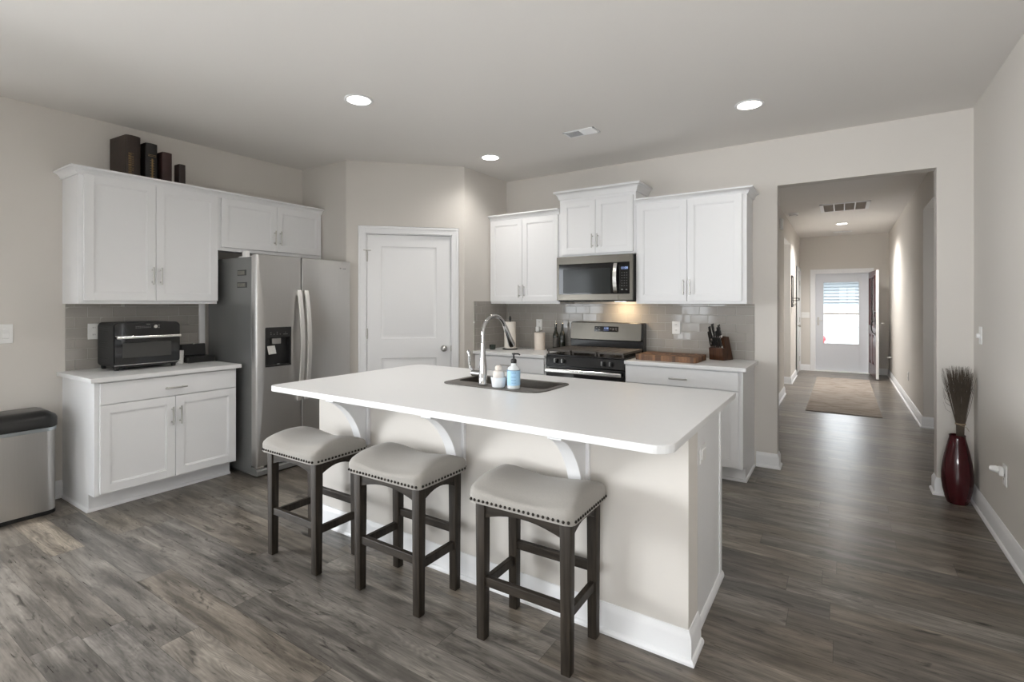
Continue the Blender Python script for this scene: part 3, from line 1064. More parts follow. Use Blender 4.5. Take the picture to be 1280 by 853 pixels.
def lower(name, label, loc, rot, w, depth, x0, xs, x1, ends, handle=True):
    r = thing(name, label, 'cabinet', loc, rot)
    Hc = 0.861
    yt = -depth + 0.097
    g = G()
    g.prism([(-0.001, 0.0), (yt, 0.0), (yt, 0.117), (-depth + 0.018, 0.117), (-depth + 0.018, Hc), (-0.001, Hc)], 'x', 0, 0.018)
    g.prism([(-0.001, 0.0), (yt, 0.0), (yt, 0.117), (-depth + 0.018, 0.117), (-depth + 0.018, Hc), (-0.001, Hc)], 'x', w - 0.018, w)
    g.box(0.018, w - 0.018, -depth + 0.01, -0.001, 0.118, 0.136).box(0.018, w - 0.018, -0.012, -0.001, 0.136, Hc).box(0.018, w - 0.018, -depth + 0.02, -0.012, Hc - 0.02, Hc)
    g.box(0, 0.038, -depth - 0.001, -depth + 0.018, 0.117, Hc, 0.001).box(w - 0.038, w, -depth - 0.001, -depth + 0.018, 0.117, Hc, 0.001)
    for (c, d) in ((0.117, 0.150), (0.690, 0.728), (0.835, Hc)):
        g.box(0.038, w - 0.038, -depth - 0.0008, -depth + 0.018, c, d)
    g.obj('carcass', 'cab', r, world=False)
    G().box(0.001, w - 0.001, yt + 0.001, yt + 0.018, 0, 0.117).obj('toe_kick', 'cab', r, world=False)
    sh = [(0, 0), (0.013, 0), (0.013, 0.006), (0.010, 0.015), (0.004, 0.020), (0, 0.021)]
    p = [(0, yt), (w, yt)]
    if 'l' in ends:
        p = [(0, -0.03)] + p
    if 'r' in ends:
        p = p + [(w, -0.03)]
    G().sweep(p, sh).obj('shoe_moulding', 'cab', r, world=False)
    yf = -depth - 0.0012 - 0.019
    g = G().box(x0, x1, yf, yf + 0.019, 0.712, 0.853, 0.003)
    d = g.obj('drawer', 'cab', r, world=False)
    pull(d, (x0 + x1) / 2, 0.772, yf, False, 0.142)
    two_doors(r, x0, xs, x1, 0.130, 0.706, yf, 0.570)
    return r


dbl = 0.590
lower('base_cabinet', 'white base cabinet with one wide drawer and two doors under the toaster oven', (XL, 1.247, 0), PI / 2, 0.913, dbl, 0.026, 0.469, 0.902, 'l')
dbr = 0.587
lower('base_cabinet', 'white base cabinet left of the range, in the pantry corner', (PC.x + 0.001, YB, 0), 0, 0.838, dbr, 0.014, 0.42, 0.824, '')
lower('base_cabinet', 'white base cabinet right of the range, under the cutting board and knife block', (-1.546, YB, 0), 0, 0.923, dbr, 0.010, 0.446, 0.893, 'r')


def slab(name, label, x0, x1, y0, y1, z1, th=0.030, be=0.003, corner=None, hole=None, hr=0.05, material='quartz', parent=None):
    """stone slab drawn as a filled outline, rounded corners, optional cut-out"""
    cu = bpy.data.curves.new(name, 'CURVE')
    cu.dimensions = '2D'
    cu.fill_mode = 'BOTH'
    cu.extrude = th / 2 - be
    cu.bevel_depth = be
    cu.bevel_resolution = 2

    def loop(a, b, c, d, rads):
        pts = []
        for (cx_, cy_, sx_, sy_, rr, t0) in ((b, d, -1, -1, rads[0], 0), (a, d, 1, -1, rads[1], 90), (a, c, 1, 1, rads[2], 180), (b, c, -1, 1, rads[3], 270)):
            n = 8 if rr > 0.006 else 3
            for i in range(n + 1):
                t = math.radians(t0 + 90 * i / n)
                pts.append((cx_ + sx_ * rr + rr * math.cos(t), cy_ + sy_ * rr + rr * math.sin(t)))
        s = cu.splines.new('POLY')
        s.points.add(len(pts) - 1)
        for p, q in zip(s.points, pts):
            p.co = (q[0], q[1], 0, 1)
        s.use_cyclic_u = True
    loop(x0 + be, x1 - be, y0 + be, y1 - be, corner or [0.004] * 4)
    if hole:
        loop(hole[0] - be, hole[1] + be, hole[2] - be, hole[3] + be, [hr] * 4)
    tmp = bpy.data.objects.new('tmp', cu)
    me = bpy.data.meshes.new_from_object(tmp)
    bpy.data.objects.remove(tmp)
    g = G(Matrix.Translation((0, 0, z1 - th / 2)))
    bm = bmesh.new()
    bm.from_mesh(me)
    bmesh.ops.remove_doubles(bm, verts=bm.verts[:], dist=1e-5)
    g.add(bm)
    bpy.data.meshes.remove(me)
    o = g.obj(name, material, parent, smooth=0)
    if parent:
        return o
    return solo(o, label, 'countertop')


slab('countertop', 'white countertop on the left wall under the toaster oven', XL + 0.0005, -4.005, 1.215, 2.185, CT)
slab('countertop', 'white countertop left of the range holding the paper towels', PC.x + 0.0005, -2.317, 4.085, YB - 0.0005, CT)
slab('countertop', 'white countertop right of the range holding the wooden cutting board', -1.545, -0.596, 4.085, YB - 0.0005, CT)
SK = (-2.015, -1.362, 2.33, 2.690)
slab('island_countertop', 'large white island countertop with rounded corners and a sink cut into it', -2.825, -0.480, 1.692, 2.955, CT, 0.031, corner=[0.02, 0.06, 0.05, 0.07], hole=SK)

# ------------------------------------------------------------------ island
isl = thing('kitchen_island', 'large kitchen island with beige front wall, white brackets and white end panel', 'island', (-1.62, 2.3, 0))
IX0, IX1, IY0, IY1, IY2 = -2.745, -0.492, 1.985, 2.130, 2.700
IZ = CT - 0.0315
G().box(IX0, IX1, IY0, IY1, 0, IZ).obj('half_wall', 'wall', isl)
g = G()
# cabinet run behind the half wall: end panels, floor, front rails (sink side)
g.box(IX1 - 0.038, IX1 - 0.020, IY1, IY2, 0, IZ, 0.001).box(IX0 + 0.020, IX0 + 0.038, IY1, IY2, 0, IZ, 0.001)
g.box(IX0 + 0.038, IX1 - 0.038, IY1, IY2 - 0.08, 0.10, 0.118)
g.box(IX0 + 0.038, IX1 - 0.038, IY2 - 0.075, IY2 - 0.06, 0, 0.10)
g.obj('cabinet_box', 'cab', isl)
G().box(IX1 - 0.040, IX1 - 0.014, IY2 - 0.036, IY2 + 0.003, 0.0, IZ, 0.002).obj('corner_post', 'cab', isl)
# doors on the sink side
n = 5
wd = (IX1 - IX0 - 0.09) / n
MB = Matrix.Translation((0, IY2 + 0.001, 0)) @ Matrix.Rotation(PI, 4, 'Z')
for i in range(n):
    a = IX0 + 0.045 + i * wd
    g = G(MB)
    shaker(g, -(a + wd - 0.004), -a, 0.13, IZ - 0.012, -0.020)
    dd = g.obj('door', 'cab', isl)
    gg = G()
    hx = a + (0.03 if i % 2 else wd - 0.034)
    gg.cyl((hx, IY2 + 0.051, 0.62), (hx, IY2 + 0.051, 0.75), 0.0056, n=12).cyl((hx, IY2 + 0.02, 0.64), (hx, IY2 + 0.051, 0.64), 0.0044, n=10).cyl((hx, IY2 + 0.02, 0.73), (hx, IY2 + 0.051, 0.73), 0.0044, n=10)
    gg.obj('handle', 'nickel', dd)
G().sweep([(IX0, IY1), (IX0, IY0), (IX1, IY0), (IX1, IY1)], BB).obj('baseboard', 'trim', isl, smooth=25)
sh = [(0, 0), (0.016, 0), (0.016, 0.010), (0.012, 0.022), (0.005, 0.030), (0, 0.031)]
G().sweep([(IX1 - 0.020, IY1 + 0.014), (IX1 - 0.020, IY2 + 0.008)], sh).obj('end_panel_moulding', 'trim', isl)
# brackets under the overhang
for cx_ in (-2.315, -1.615, -0.940):
    g = G()
    w2 = 0.034
    zt, zb = IZ - 0.001, 0.575
    n = 14
    poly = [(IY0 - 0.020, zt), (IY0 - 0.248, zt), (IY0 - 0.248, zt - 0.010)]
    for i in range(n + 1):
        t = i / n
        # concave sweep from the tip to the foot
        ang = t * PI / 2
        poly.append((IY0 - 0.244 + 0.184 * math.sin(ang) ** 1.35, zt - 0.014 - 0.235 * (1 - math.cos(ang) ** 1.35)))
    poly += [(IY0 - 0.062, zb + 0.022), (IY0 - 0.056, zb + 0.010), (IY0 - 0.040, zb + 0.004), (IY0 - 0.020, zb + 0.004)]
    g.prism(poly, 'x', cx_ - w2 * 0.8, cx_ + w2 * 0.8, 0.003)
    g.box(cx_ - w2 - 0.008, cx_ + w2 + 0.008, IY0 - 0.020, IY0, zb - 0.012, zt, 0.003)
    # raised bead following the curved edge
    edge = [(cx_, q[0] - 0.001, q[1] - 0.001) for q in poly[2:3 + n]]
    g.strip(edge, (1, 0, 0), w2 * 1.6 + 0.008, (0, 0.4, 0.9), 0.012)
    g.obj('bracket', 'trim', isl, smooth=40)
g = G().box(IX1 - 0.020, IX1 - 0.011, 2.236, 2.340, 0.685, 0.760, 0.002)
po = g.obj('electrical_outlet', 'white_plastic', isl)
G().box(IX1 - 0.0115, IX1 - 0.008, 2.255, 2.321, 0.703, 0.742, 0.001).obj('socket', 'white_plastic', po)

# ------------------------------------------------------------------ sink, tap, things beside it
sk = thing('sink', 'dark grey composite sink with a faucet ledge set into the island countertop', 'sink', ((SK[0] + SK[1]) / 2, (SK[2] + SK[3]) / 2, 0.66))
g = G()
zt, zb, wl = CT + 0.001, 0.665, 0.004
x0, x1, y0, y1 = SK[0] + 0.012, SK[1] - 0.012, 2.428, SK[3] - 0.012
g.box(x0, x1, y0, y0 + wl, zb, zt).box(x0, x1, y1 - wl, y1, zb, zt).box(x0, x0 + wl, y0, y1, zb, zt).box(x1 - wl, x1, y0, y1, zb, zt).box(x0, x1, y0, y1, zb - 0.004, zb)
g.obj('basin', 'sink', sk)
slab('rim', None, -2.035, -1.345, 2.305, 2.705, CT + 0.0060, 0.0055, 0.0015, [0.05, 0.05, 0.07, 0.12], (x0 + 0.003, x1 - 0.003, y0 + 0.003, y1 - 0.003), 0.04, 'sink', sk)
G().lathe([(0, 0.001), (0.040, 0.001), (0.045, 0.004), (0.052, 0.003), (0.054, 0)], ((x0 + x1) / 2, (y0 + y1) / 2, zb), 24).obj('drain', 'nickel', sk)

FX, FY = -1.756, 2.372
tap = thing('kitchen_faucet', 'tall polished chrome pull-down faucet arching over the island sink', 'faucet', (FX, FY, CT))
g = G()
g.lathe([(0, 0.0062), (0.028, 0.0062), (0.029, 0.012), (0.0255, 0.018), (0.0245, 0.05), (0.0235, 0.09), (0.019, 0.14), (0.0145, 0.19), (0.0122, 0.25), (0, 0.25)], (FX, FY, CT), 32)
g.obj('base', 'chrome', tap)
pts = [(FX, FY, CT + 0.24), (FX, FY, CT + 0.30)]
R_ = 0.104
for i in range(0, 17):
    t = PI * i / 16 * 0.86
    pts.append((FX + 0.02 * (1 - math.cos(t)) / 2, FY + R_ * (1 - math.cos(t)), CT + 0.302 + R_ * math.sin(t)))
G().tube(pts, 0.0115, 16).obj('spout', 'chrome', tap)
a = Vector(pts[-1])
dirv = (Vector(pts[-1]) - Vector(pts[-2])).normalized()
dirv = (dirv + Vector((0.0, 0.06, -0.1))).normalized()
hp = [a, a + dirv * 0.012, a + dirv * 0.05, a + dirv * 0.10, a + dirv * 0.135, a + dirv * 0.150]
G().tube(hp, [0.0122, 0.0145, 0.0155, 0.0190, 0.0215, 0.0185], 20).obj('spray_head', 'chrome', tap)
hb = CT + 0.072
G().cyl((FX - 0.015, FY, hb), (FX - 0.076, FY, hb), 0.0205, 0.0195, 20).obj('valve_hub', 'chrome', tap)
G().tube([(FX - 0.066, FY, hb + 0.012), (FX - 0.090, FY - 0.003, hb + 0.028), (FX - 0.098, FY - 0.006, hb + 0.06), (FX - 0.094, FY - 0.008, hb + 0.095), (FX - 0.098, FY - 0.008, hb + 0.122), (FX - 0.106, FY - 0.008, hb + 0.132)], [0.008, 0.0085, 0.0075, 0.0085, 0.0095, 0.006], 12).obj('lever', 'chrome', tap)


bx, by = -1.538, 2.366
sp_ = thing('soap_bottle', 'clear pump soap bottle with blue label beside the sink', 'soap dispenser', (bx, by, CT + 0.0062))
g = G().lathe([(0, 0), (0.033, 0), (0.036, 0.004), (0.036, 0.100), (0.034, 0.110), (0.026, 0.122), (0.016, 0.130), (0.0145, 0.136), (0.0145, 0.142), (0, 0.142)], (bx, by, CT + 0.0062), 32)
g.obj('bottle', 'soap_clear', sp_)
g = G().lathe([(0.0363, 0.020), (0.0367, 0.0205), (0.0367, 0.1005), (0.0363, 0.101)], (bx, by, CT + 0.0062), 32)
lb = g.obj('label', 'soap_label', sp_)
g = G().lathe([(0.0364, 0.1012), (0.0372, 0.1014), (0.0372, 0.1048), (0.0364, 0.105)], (bx, by, CT + 0.0062), 32)
g.obj('label_band', 'soap_ink', lb)
g = G()
rd = random.Random(4)
cang = math.atan2(-by, -bx)
for row, (zz, hh, nn) in enumerate(((0.088, 0.008, 6), (0.066, 0.004, 9), (0.048, 0.0035, 11), (0.034, 0.003, 8))):
    for k in range(nn):
        t = cang + (k - (nn - 1) / 2) * (0.75 / nn)
        p = Vector((bx + 0.0369 * math.cos(t), by + 0.0369 * math.sin(t), CT + 0.0062 + zz))
        g.mtx = Matrix.Translation(p) @ Matrix.Rotation(t, 4, 'Z')
        g.box(-0.0002, 0.0002, -0.0009, 0.0009, 0, hh * rd.uniform(0.6, 1.0))
g.obj('label_print', 'soap_ink', lb)
g = G().lathe([(0, 0.142), (0.0155, 0.142), (0.0165, 0.145), (0.0165, 0.160), (0.012, 0.166), (0.0055, 0.168), (0.0048, 0.188), (0.010, 0.190), (0.010, 0.198), (0, 0.199)], (bx, by, CT + 0.0062), 24)
g.tube([(bx, by, CT + 0.2), (bx + 0.022, by + 0.014, CT + 0.2), (bx + 0.030, by + 0.019, CT + 0.194)], 0.0042, 8)
g.obj('pump', 'black', sp_)

cxp, cyp = -1.636, 2.360
g = G().lathe([(0, 0), (0.034, 0), (0.038, 0.004), (0.045, 0.050), (0.0455, 0.058), (0.0435, 0.058), (0.042, 0.05), (0.036, 0.008), (0, 0.008)], (cxp, cyp, CT + 0.0062), 32)
solo(g.obj('ramekin', 'ceramic'), 'small white ramekin between the faucet and the soap bottle', 'dish')
db = thing('dish_brush', 'pale round dish brush resting in the white ramekin', 'brush', (cxp, cyp, CT + 0.016))
g = G()
g.lathe([(0, 0), (0.026, 0.0), (0.031, 0.012), (0.033, 0.050), (0.034, 0.066), (0.030, 0.080), (0.020, 0.086), (0, 0.088)], (cxp, cyp, CT + 0.0162), 24)
g.obj('bristles', 'bristle', db)
g = G().lathe([(0, 0.085), (0.017, 0.084), (0.020, 0.090), (0.021, 0.098), (0.018, 0.108), (0.010, 0.113), (0, 0.114)], (cxp, cyp, CT + 0.0162), 24)
g.obj('grip', 'canister', db)

# ================================================================== REFRIGERATOR
FY0, FY1, FYS = 2.207, 3.112, 2.600
FXB, FXD, FXF = -4.595, -3.912, -3.838
fr = thing('refrigerator', 'stainless steel side-by-side refrigerator with black water dispenser and grey side', 'refrigerator', (-4.22, 2.66, 0))
g = G().box(FXB, FXD - 0.004, FY0 + 0.004, FY1 - 0.004, 0.03, 1.748, 0.006)
g.box(FXB, FXD - 0.06, FY0 + 0.03, FY1 - 0.03, 0, 0.03)
g.obj('cabinet_body', 'fridge_side', fr)
G().box(FXD - 0.004, FXD + 0.004, FY0 + 0.008, FY1 - 0.008, 0.09, 1.74).obj('door_seal', 'black_matte', fr)
g = G().prism([(FXD - 0.02, 0.012), (FXF - 0.004, 0.012), (FXF - 0.004, 0.050), (FXF - 0.02, 0.066), (FXD - 0.02, 0.075)], 'y', FY0 + 0.005, FY1 - 0.005, 0.004)
g.obj('base_grille', 'fridge_side', fr)
G().box(FXD + 0.012, FXF - 0.010, FY0 + 0.012, FY0 + 0.070, 0.066, 0.083, 0.004).obj('lower_hinge', 'steel_b', fr)
DZ0, DZ1 = 0.084, 1.765
# freezer door with a cut-out for the dispenser
dy0, dy1, dzz0, dzz1 = 2.278, 2.506, 0.864, 1.183
g = G()
bm = bmesh.new()
def rrect(y0, y1, z0, z1, r, n=5):
    out = []
    for (cy_, cz_, t0) in ((y1 - r, z1 - r, 0), (y0 + r, z1 - r, 90), (y0 + r, z0 + r, 180), (y1 - r, z0 + r, 270)):
        for i in range(n + 1):
            t = math.radians(t0 + 90 * i / n)
            out.append((cy_ + r * math.cos(t), cz_ + r * math.sin(t)))
    return out
outer = rrect(FY0, FYS - 0.003, DZ0, DZ1, 0.006)
inner = rrect(dy0, dy1, dzz0, dzz1, 0.014)
re = 0.012
rings = []
for (sc_, x) in ((0, FXD + 0.004), (0, FXF - re), (0.0035, FXF - 0.004), (re * 0.8, FXF)):
    rr = rrect(FY0 + sc_, FYS - 0.003 - sc_ * 0.5, DZ0 + sc_ * 0.5, DZ1 - sc_ * 0.5, 0.006)
    rings.append([bm.verts.new((x, q[0], q[1])) for q in rr])
inn = [bm.verts.new((FXF, q[0], q[1])) for q in inner]
inb = [bm.verts.new((FXF - 0.055, q[0], q[1])) for q in inner]
k = len(inner)
for a, b in zip(rings, rings[1:]):
    for i in range(k):
        j = (i + 1) % k
        bm.faces.new((a[i], a[j], b[j], b[i]))
for i in range(k):
    j = (i + 1) % k
    bm.faces.new((rings[-1][i], rings[-1][j], inn[j], inn[i]))
    bm.faces.new((inn[i], inn[j], inb[j], inb[i]))
bm.faces.new(inb)
bm.faces.new(rings[0])
g.add(bm)
fd = g.obj('freezer_door', 'steel_v', fr)
g = G()
bm = bmesh.new()
rings = []
for (sc_, x) in ((0, FXD + 0.004), (0, FXF - re), (0.0035, FXF - 0.004), (re * 0.8, FXF)):
    rr = rrect(FYS + 0.003 + sc_ * 0.5, FY1 - sc_, DZ0 + sc_ * 0.5, DZ1 - sc_ * 0.5, 0.006)
    rings.append([bm.verts.new((x, q[0], q[1])) for q in rr])
for a, b in zip(rings, rings[1:]):
    for i in range(k):
        j = (i + 1) % k
        bm.faces.new((a[i], a[j], b[j], b[i]))
bm.faces.new(rings[0])
bm.faces.new(rings[-1])
g.add(bm)
rdoor = g.obj('refrigerator_door', 'steel_v', fr)
for (yc, par) in ((FYS - 0.031, fd), (FYS + 0.036, rdoor)):
    g = G()
    pts = []
    z0, z1 = 0.56, 1.487
    for i in range(25):
        t = i / 24
        bul = math.sin(PI * t) ** 0.75
        pts.append((FXF + 0.012 + 0.052 * bul, yc, z0 + (z1 - z0) * t))
    g.strip(pts, (0, 1, 0), 0.036, (1, 0, 0), 0.016)
    g.box(FXF - 0.001, FXF + 0.012, yc - 0.014, yc + 0.014, z0, z0 + 0.045, 0.003).box(FXF - 0.001, FXF + 0.012, yc - 0.014, yc + 0.014, z1 - 0.045, z1, 0.003)
    g.obj('handle', 'handle_steel', par)
# dispenser
dp = thing  # (dispenser is a part of the freezer door)
g = G()
x = FXF - 0.050
g.box(FXF - 0.004, FXF + 0.003, dy0 + 0.001, dy1 - 0.001, 1.098, dzz1 - 0.001, 0.002)
for (a, b) in ((dy0 + 0.001, dy0 + 0.012), (dy1 - 0.012, dy1 - 0.001)):
    g.box(FXF - 0.05, FXF + 0.003, a, b, dzz0 + 0.001, 1.098, 0.002)
g.box(FXF - 0.05, FXF + 0.003, dy0 + 0.012, dy1 - 0.012, dzz0 + 0.001, dzz0 + 0.014, 0.002)
g.box(FXF - 0.054, FXF - 0.048, dy0 + 0.001, dy1 - 0.001, dzz0 + 0.001, dzz1 - 0.001)
disp = g.obj('water_dispenser', 'black', fd)
g = G().box(FXF - 0.048, FXF - 0.012, 2.345, 2.422, 1.046, 1.092, 0.003)
g.obj('dispenser_spout', 'steel_v', disp)
g = G(Matrix.Translation((FXF - 0.022, 2.345, 1.0)) @ Matrix.Rotation(math.radians(-14), 4, 'Y') @ Matrix.Rotation(math.radians(3), 4, 'X'))
g.box(-0.004, 0.004, -0.034, 0.034, -0.038, 0.034, 0.003)
g.obj('dispenser_paddle', 'steel_b', disp)
for (a, b, c, d) in ((2.321, 2.329, 1.123, 1.128), (2.348, 2.356, 1.123, 1.128), (2.374, 2.382, 1.123, 1.128), (2.401, 2.409, 1.123, 1.128), (2.322, 2.328, 1.137, 1.144), (2.375, 2.381, 1.137, 1.144), (2.432, 2.470, 1.122, 1.126), (2.450, 2.453, 1.135, 1.144)):
    G().box(FXF + 0.003, FXF + 0.0034, a, b, c, d).obj('button_mark', 'grey_print', disp)
G().box(FXF - 0.02, FXF - 0.008, 2.387, 2.405, dzz0 + 0.014, dzz0 + 0.019, 0.001).obj('drip_tray_tab', 'grey_print', disp)
# small maker's mark high on the right-hand door
g = G()
g.prism([(2.985, 1.700), (3.012, 1.700), (3.004, 1.693), (2.995, 1.690)], 'x', FXF - 0.0002, FXF + 0.0006)
g.box(FXF - 0.0002, FXF + 0.0006, 3.022, 3.058, 1.690, 1.696)
g.obj('badge', 'grey_print', rdoor)
G().box(-4.150, -4.045, 2.235, 2.300, 1.7485, 1.762, 0.003).box(-4.125, -4.07, 2.25, 2.285, 1.762, 1.806, 0.004).obj('hinge_cover', 'white_plastic', fr)
for (a, b, c, d, lab) in ((-4.118, -3.992, 1.600, 1.645, 'small rectangular photo magnet, upper of two on the refrigerator side'), (-4.122, -3.982, 1.502, 1.546, 'small rectangular photo magnet, lower of two on the refrigerator side')):
    t = thing('fridge_magnet', lab, 'magnet', ((a + b) / 2, FY0 + 0.004, (c + d) / 2), 0, 'photo magnets on the refrigerator')
    G().box(a, b, FY0 + 0.0005, FY0 + 0.0038, c, d, 0.001).obj('frame', 'black', t)
    g = G().box(a + 0.006, b - 0.018, FY0 - 0.0002, FY0 + 0.0008, c + 0.007, d - 0.007)
    g.obj('picture', 'magnet_a', t)

# ================================================================== MICROWAVE
MX0, MX1, MYF, MZ0, MZ1 = -2.312, -1.552, 4.320, 1.405, 1.8195
mw = thing('microwave', 'stainless over-the-range microwave mounted under the raised cabinet', 'microwave', (-1.93, YB, MZ0))
g = G().box(MX0 + 0.002, MX1 - 0.002, MYF + 0.036, YB - 0.001, MZ0 + 0.004, MZ1, 0.004)
g.box(MX0 + 0.01, MX1 - 0.01, MYF + 0.02, YB - 0.02, MZ0 - 0.012, MZ0 + 0.006, 0.003)
g.obj('case', 'black_matte', mw)
gx0, gx1, gz0, gz1 = -2.288, -1.580, 1.463, 1.748
xd = -1.684
def frame(g, x0, x1, z0, z1, a, b, c, d, yf, th, bev=0.003):
    g.box(x0, a, yf, yf + th, z0, z1, bev) if a > x0 else None
    g.box(b, x1, yf, yf + th, z0, z1, bev) if b < x1 else None
    g.box(a if a > x0 else x0, b if b < x1 else x1, yf, yf + th, d, z1, bev)
    g.box(a if a > x0 else x0, b if b < x1 else x1, yf, yf + th, z0, c, bev)
g = G()
frame(g, MX0, xd - 0.0008, MZ0, MZ1, gx0, xd + 1, gz0, gz1, MYF, 0.034, 0.002)
md = g.obj('door', 'warm_steel', mw)
G().box(gx0, xd - 0.0008, MYF + 0.003, MYF + 0.030, gz0, gz1).obj('door_glass', 'black_gloss', md)
G().box(-2.243, -1.760, MYF + 0.002, MYF + 0.003, 1.472, 1.700).obj('window', 'mw_glass', md)
pts = []
for i in range(17):
    t = i / 16
    pts.append((-1.706, MYF - 0.010 - 0.030 * math.sin(PI * t) ** 0.7, 1.474 + 0.268 * t))
g = G().strip(pts, (1, 0, 0), 0.034, (0, 1, 0), 0.012)
g.box(-1.716, -1.696, MYF - 0.012, MYF + 0.003, 1.478, 1.505, 0.002).box(-1.716, -1.696, MYF - 0.012, MYF + 0.003, 1.711, 1.738, 0.002)
g.obj('handle', 'steel_b', md)
g = G()
frame(g, xd + 0.0008, MX1, MZ0, MZ1, xd - 1, gx1, gz0, gz1, MYF, 0.034, 0.002)
cp = g.obj('control_panel', 'warm_steel', mw)
G().box(xd + 0.0008, gx1, MYF + 0.003, MYF + 0.030, gz0, gz1).obj('keypad', 'black_gloss', cp)
G().box(-1.657, -1.603, MYF + 0.0022, MYF + 0.003, 1.678, 1.708).obj('display', 'led_glow', cp)
text_mesh('clock_digits', '11:08', 0.030, Matrix.Translation((-1.629, MYF + 0.0018, 1.694)) @ Matrix.Rotation(PI / 2, 4, 'X'), 'blue_led', cp)
for r in range(6):
    for c in range(3):
        xx, zz = -1.652 + c * 0.0225, 1.652 - r * 0.0235
        G().box(xx - 0.0045, xx + 0.0045, MYF + 0.0024, MYF + 0.003, zz - 0.0018, zz + 0.0018).obj('key_legend', 'grey_print', cp)
for xx in (-1.650, -1.610):
    G().box(xx - 0.008, xx + 0.008, MYF + 0.0024, MYF + 0.003, 1.495, 1.505).obj('key_legend', 'grey_print', cp)
g = G()
for i in range(9):
    g.box(-2.25 + i * 0.03, -2.232 + i * 0.03, MYF + 0.08, MYF + 0.20, MZ0 - 0.0135, MZ0 - 0.0115)
g.obj('vent_slots', 'dark_slot', mw)
G().box(-1.80, -1.70, 4.52, 4.57, MZ0 - 0.0128, MZ0 - 0.0115).obj('task_lamp', 'lamp', mw)
l = light('task_light', 'AREA', (-1.75 + 1.93, 4.56 - YB, -0.022), (math.radians(15), 0, 0), 0.9, (1.0, 0.72, 0.42), 0.10, 0.05, parent=mw)

# ================================================================== RANGE
RX0, RX1, RYF = -2.313, -1.551, 4.105
rg = thing('range', 'freestanding gas range with black cooktop and stainless backguard', 'range', (-1.932, 4.4, 0))
g = G().box(RX0, RX1, RYF + 0.03, YB - 0.006, 0.03, 0.895, 0.003)
g.box(RX0 + 0.03, RX1 - 0.03, RYF + 0.07, YB - 0.03, 0, 0.03)
g.obj('body', 'enamel', rg)
G().box(RX0 + 0.002, RX1 - 0.002, RYF + 0.004, RYF + 0.030, 0.185, 0.795, 0.004).obj('oven_door', 'black_gloss', rg)
od = rg.children[-1]
G().box(RX0 + 0.14, RX1 - 0.14, RYF + 0.003, RYF + 0.005, 0.33, 0.62).obj('oven_window', 'oven_glass', od)
g = G().box(RX0 + 0.012, RX1 - 0.012, RYF - 0.050, RYF - 0.028, 0.744, 0.780, 0.008, 3)
for xx in (RX0 + 0.05, RX1 - 0.05):
    g.box(xx - 0.014, xx + 0.014, RYF - 0.030, RYF + 0.006, 0.750, 0.774, 0.003)
g.obj('handle', 'steel_b', od)
G().box(RX0 + 0.002, RX1 - 0.002, RYF + 0.006, RYF + 0.030, 0.04, 0.180, 0.004).obj('warming_drawer', 'steel', rg)
g = G().prism([(RYF + 0.008, 0.800), (RYF + 0.000, 0.806), (RYF + 0.020, 0.893), (RYF + 0.06, 0.893), (RYF + 0.06, 0.800)], 'x', RX0, RX1, 0.003)
cpn = g.obj('control_panel', 'enamel', rg)
for xx in (-2.205, -2.130, -1.745, -1.670):
    g = G()
    p = Vector((xx, RYF + 0.008, 0.846))
    d = Vector((0, -1, 0.22)).normalized()
    g.cyl(p, p + d * 0.008, 0.026, 0.025, 20, 0).cyl(p + d * 0.008, p + d * 0.030, 0.020, 0.017, 20, 0)
    g.box(xx - 0.004, xx + 0.004, p.y - 0.040, p.y - 0.026, 0.834, 0.872, 0.002, m=1)
    g.obj('knob', ['black', 'steel'], cpn)
g = G().box(RX0 - 0.0, RX1 + 0.0, RYF + 0.012, 4.62, 0.893, 0.905, 0.004)
ck = g.obj('cooktop', 'enamel', rg)
for (bx_, by_, br) in ((-2.13, 4.24, 0.045), (-2.13, 4.48, 0.036), (-1.735, 4.24, 0.048), (-1.735, 4.48, 0.034), (-1.932, 4.36, 0.04)):
    g = G().lathe([(0, 0.905), (br + 0.012, 0.905), (br + 0.010, 0.912), (br, 0.914), (br, 0.920), (br - 0.004, 0.924), (0, 0.925)], (bx_, by_, 0), 24)
    g.obj('burner', 'iron', ck)
# three continuous cast-iron grates
gw = (RX1 - RX0 - 0.012) / 3
for i in range(3):
    a, b = RX0 + 0.004 + i * (gw + 0.002), RX0 + 0.004 + i * (gw + 0.002) + gw
    y0, y1, zt = RYF + 0.018, 4.598, 0.950
    g = G()
    for yy in (y0, y1 - 0.014):
        g.box(a, b, yy, yy + 0.014, zt - 0.020, zt, 0.003)
    for xx in (a, b - 0.014):
        g.box(xx, xx + 0.014, y0, y1, zt - 0.020, zt, 0.003)
    nb = 11
    for kx in range(1, nb):
        yy = y0 + (y1 - y0) * kx / nb
        g.box(a + 0.01, b - 0.01, yy - 0.006, yy + 0.006, zt - 0.014, zt - 0.0005, 0.003)
    for f in (0.34, 0.66):
        xx = a + (b - a) * f
        g.box(xx - 0.006, xx + 0.006, y0 + 0.01, y1 - 0.01, zt - 0.014, zt - 0.0005, 0.003)
    for xx in (a + 0.008, b - 0.022):
        for yy in (y0 + 0.004, y1 - 0.018):
            g.box(xx, xx + 0.014, yy, yy + 0.014, 0.905, zt - 0.01, 0.002)
    g.obj('grate', 'iron', rg)
